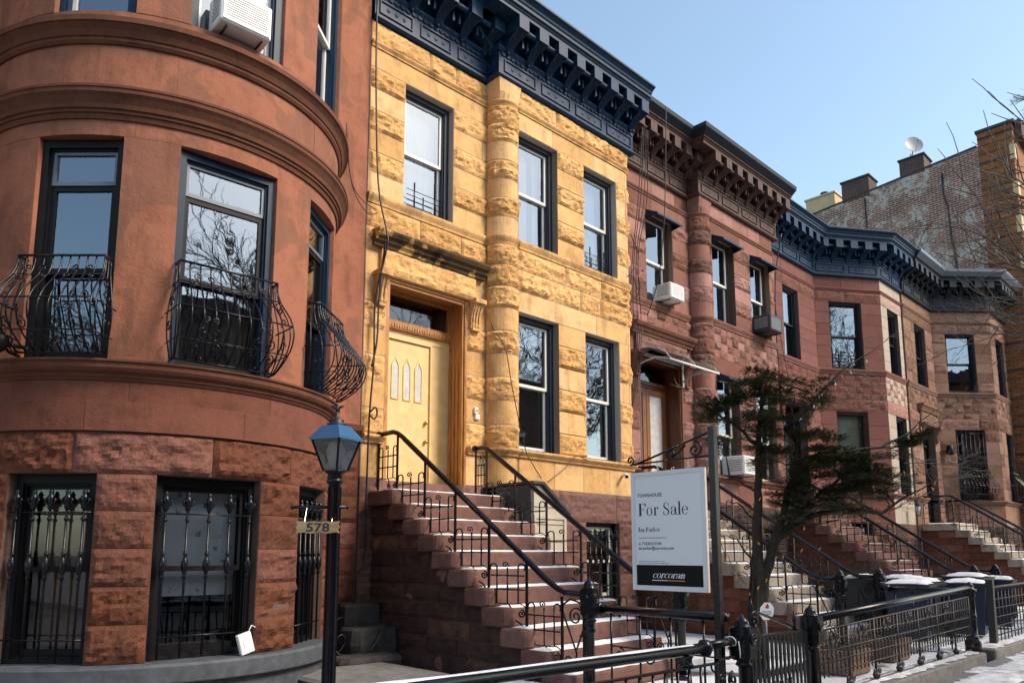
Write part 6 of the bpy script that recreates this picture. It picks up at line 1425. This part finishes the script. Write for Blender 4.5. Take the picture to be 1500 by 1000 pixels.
# =============================================================== OPPOSITE SIDE OF THE STREET (seen in the window reflections)
for i,(x0,x1,h,mt,lab) in enumerate(((-22,-8,11.5,'opp_brick','dark brick apartment house across the street, reflected at the far left'),(-8,6,12.0,'tan_render','tan rendered row across the street, reflected in the bow windows'),(6,20,11.8,'opp_brick','red brick row across the street, reflected in the yellow house windows'),(20,36,12.4,'brown_trim','brownstone row across the street, reflected in the farther windows'))):
    t=thing('opposite_rowhouse',lab,'rowhouse',((x0+x1)/2,-17,0),'rowhouses across the street')
    m=MB(); m.box(x0,x1,-27,-17,-.1,h); m.build('wall',mt,t); m=MB(); m.box(x0,x1,-17,-16.4,h-.5,h+.25); m.build('cornice','maroon_paint',t)
    x=x0+1.2
    while x<x1-1.2:
        for z in (1.2,4.2,7.2): m=MB(); fq=Fr((x+.5,-17.0),(-1,0)); ring(m,fq,-.55,.55,z,z+1.9,.09,0,.05); m.box(-.46,.46,0,.02,z+.09,z+1.81,fq,m=1); m.box(-.46,.46,.02,.04,z+.9,z+.95,fq); m.build('window',['white_vinyl','window_black'],t)
        x+=2.3
for i,(x,y,h,s,lab) in enumerate(((-3.5,-2.6,10,3,'bare tree on the near kerb left of the viewer, reflected in the bow windows'),(8.6,-5.0,11,31,'bare tree on the near kerb right of the viewer, reflected in the middle bow window'),(-14,3.0,9,37,'bare tree far down the row beyond the bow house, reflected in its left window'),(1.0,-12.2,11,6,'bare tree across the street opposite the bow house'),(7.5,-12.3,10.5,8,'bare tree across the street opposite the yellow house'),(22,-2.6,12,13,'bare tree at the kerb far up the street'),(15,-12.2,11.5,19,'bare tree across the street opposite the brownstone'))):
    bare_tree(lab,x,y,h,s,lv=5,r0=.17)
# =============================================================== CAMERA, LIGHT
cam=bpy.data.cameras.new('camera'); co=bpy.data.objects.new('camera',cam); col.objects.link(co); sc.camera=co
cam.sensor_width=36; cam.lens=26.616; cam.clip_end=2000; cam.clip_start=.05; cam.shift_y=.1007
phi,th=R(45.631),R(8.058); f=Vector((math.cos(phi)*math.cos(th),math.sin(phi)*math.cos(th),math.sin(th)))
co.location=(0,0,1.6); co.rotation_euler=f.to_track_quat('-Z','Y').to_euler()
EL=R(42); AZ=(.48,-.88); n_=math.hypot(*AZ); sx,sy=AZ[0]/n_,AZ[1]/n_; sd=Vector((sx*math.cos(EL),sy*math.cos(EL),math.sin(EL)))
L=bpy.data.lights.new('sun','SUN'); L.energy=1.45; L.angle=R(21); L.color=(1,.84,.68); lo=bpy.data.objects.new('sun',L); col.objects.link(lo); lo.rotation_euler=sd.to_track_quat('Z','Y').to_euler(); lo.location=(0,-20,30)
w=bpy.data.worlds.new('World'); sc.world=w; w.use_nodes=True; nt=w.node_tree; bg=nt.nodes['Background']
sk=nt.nodes.new('ShaderNodeTexSky'); sk.sky_type='NISHITA'; sk.sun_disc=False; sk.sun_elevation=EL; sk.sun_rotation=math.atan2(sx,sy); sk.air_density=1.0; sk.dust_density=1.0; sk.ozone_density=.7; sk.altitude=0
tc_=mix(nt,sk.outputs[0],(1.02,1.0,.88),1,'MULTIPLY'); nt.links.new(tc_,bg.inputs[0]); bg.inputs[1].default_value=.10
sc.view_settings.view_transform='Standard'; sc.view_settings.look='None'; sc.view_settings.exposure=1.74; sc.view_settings.gamma=1
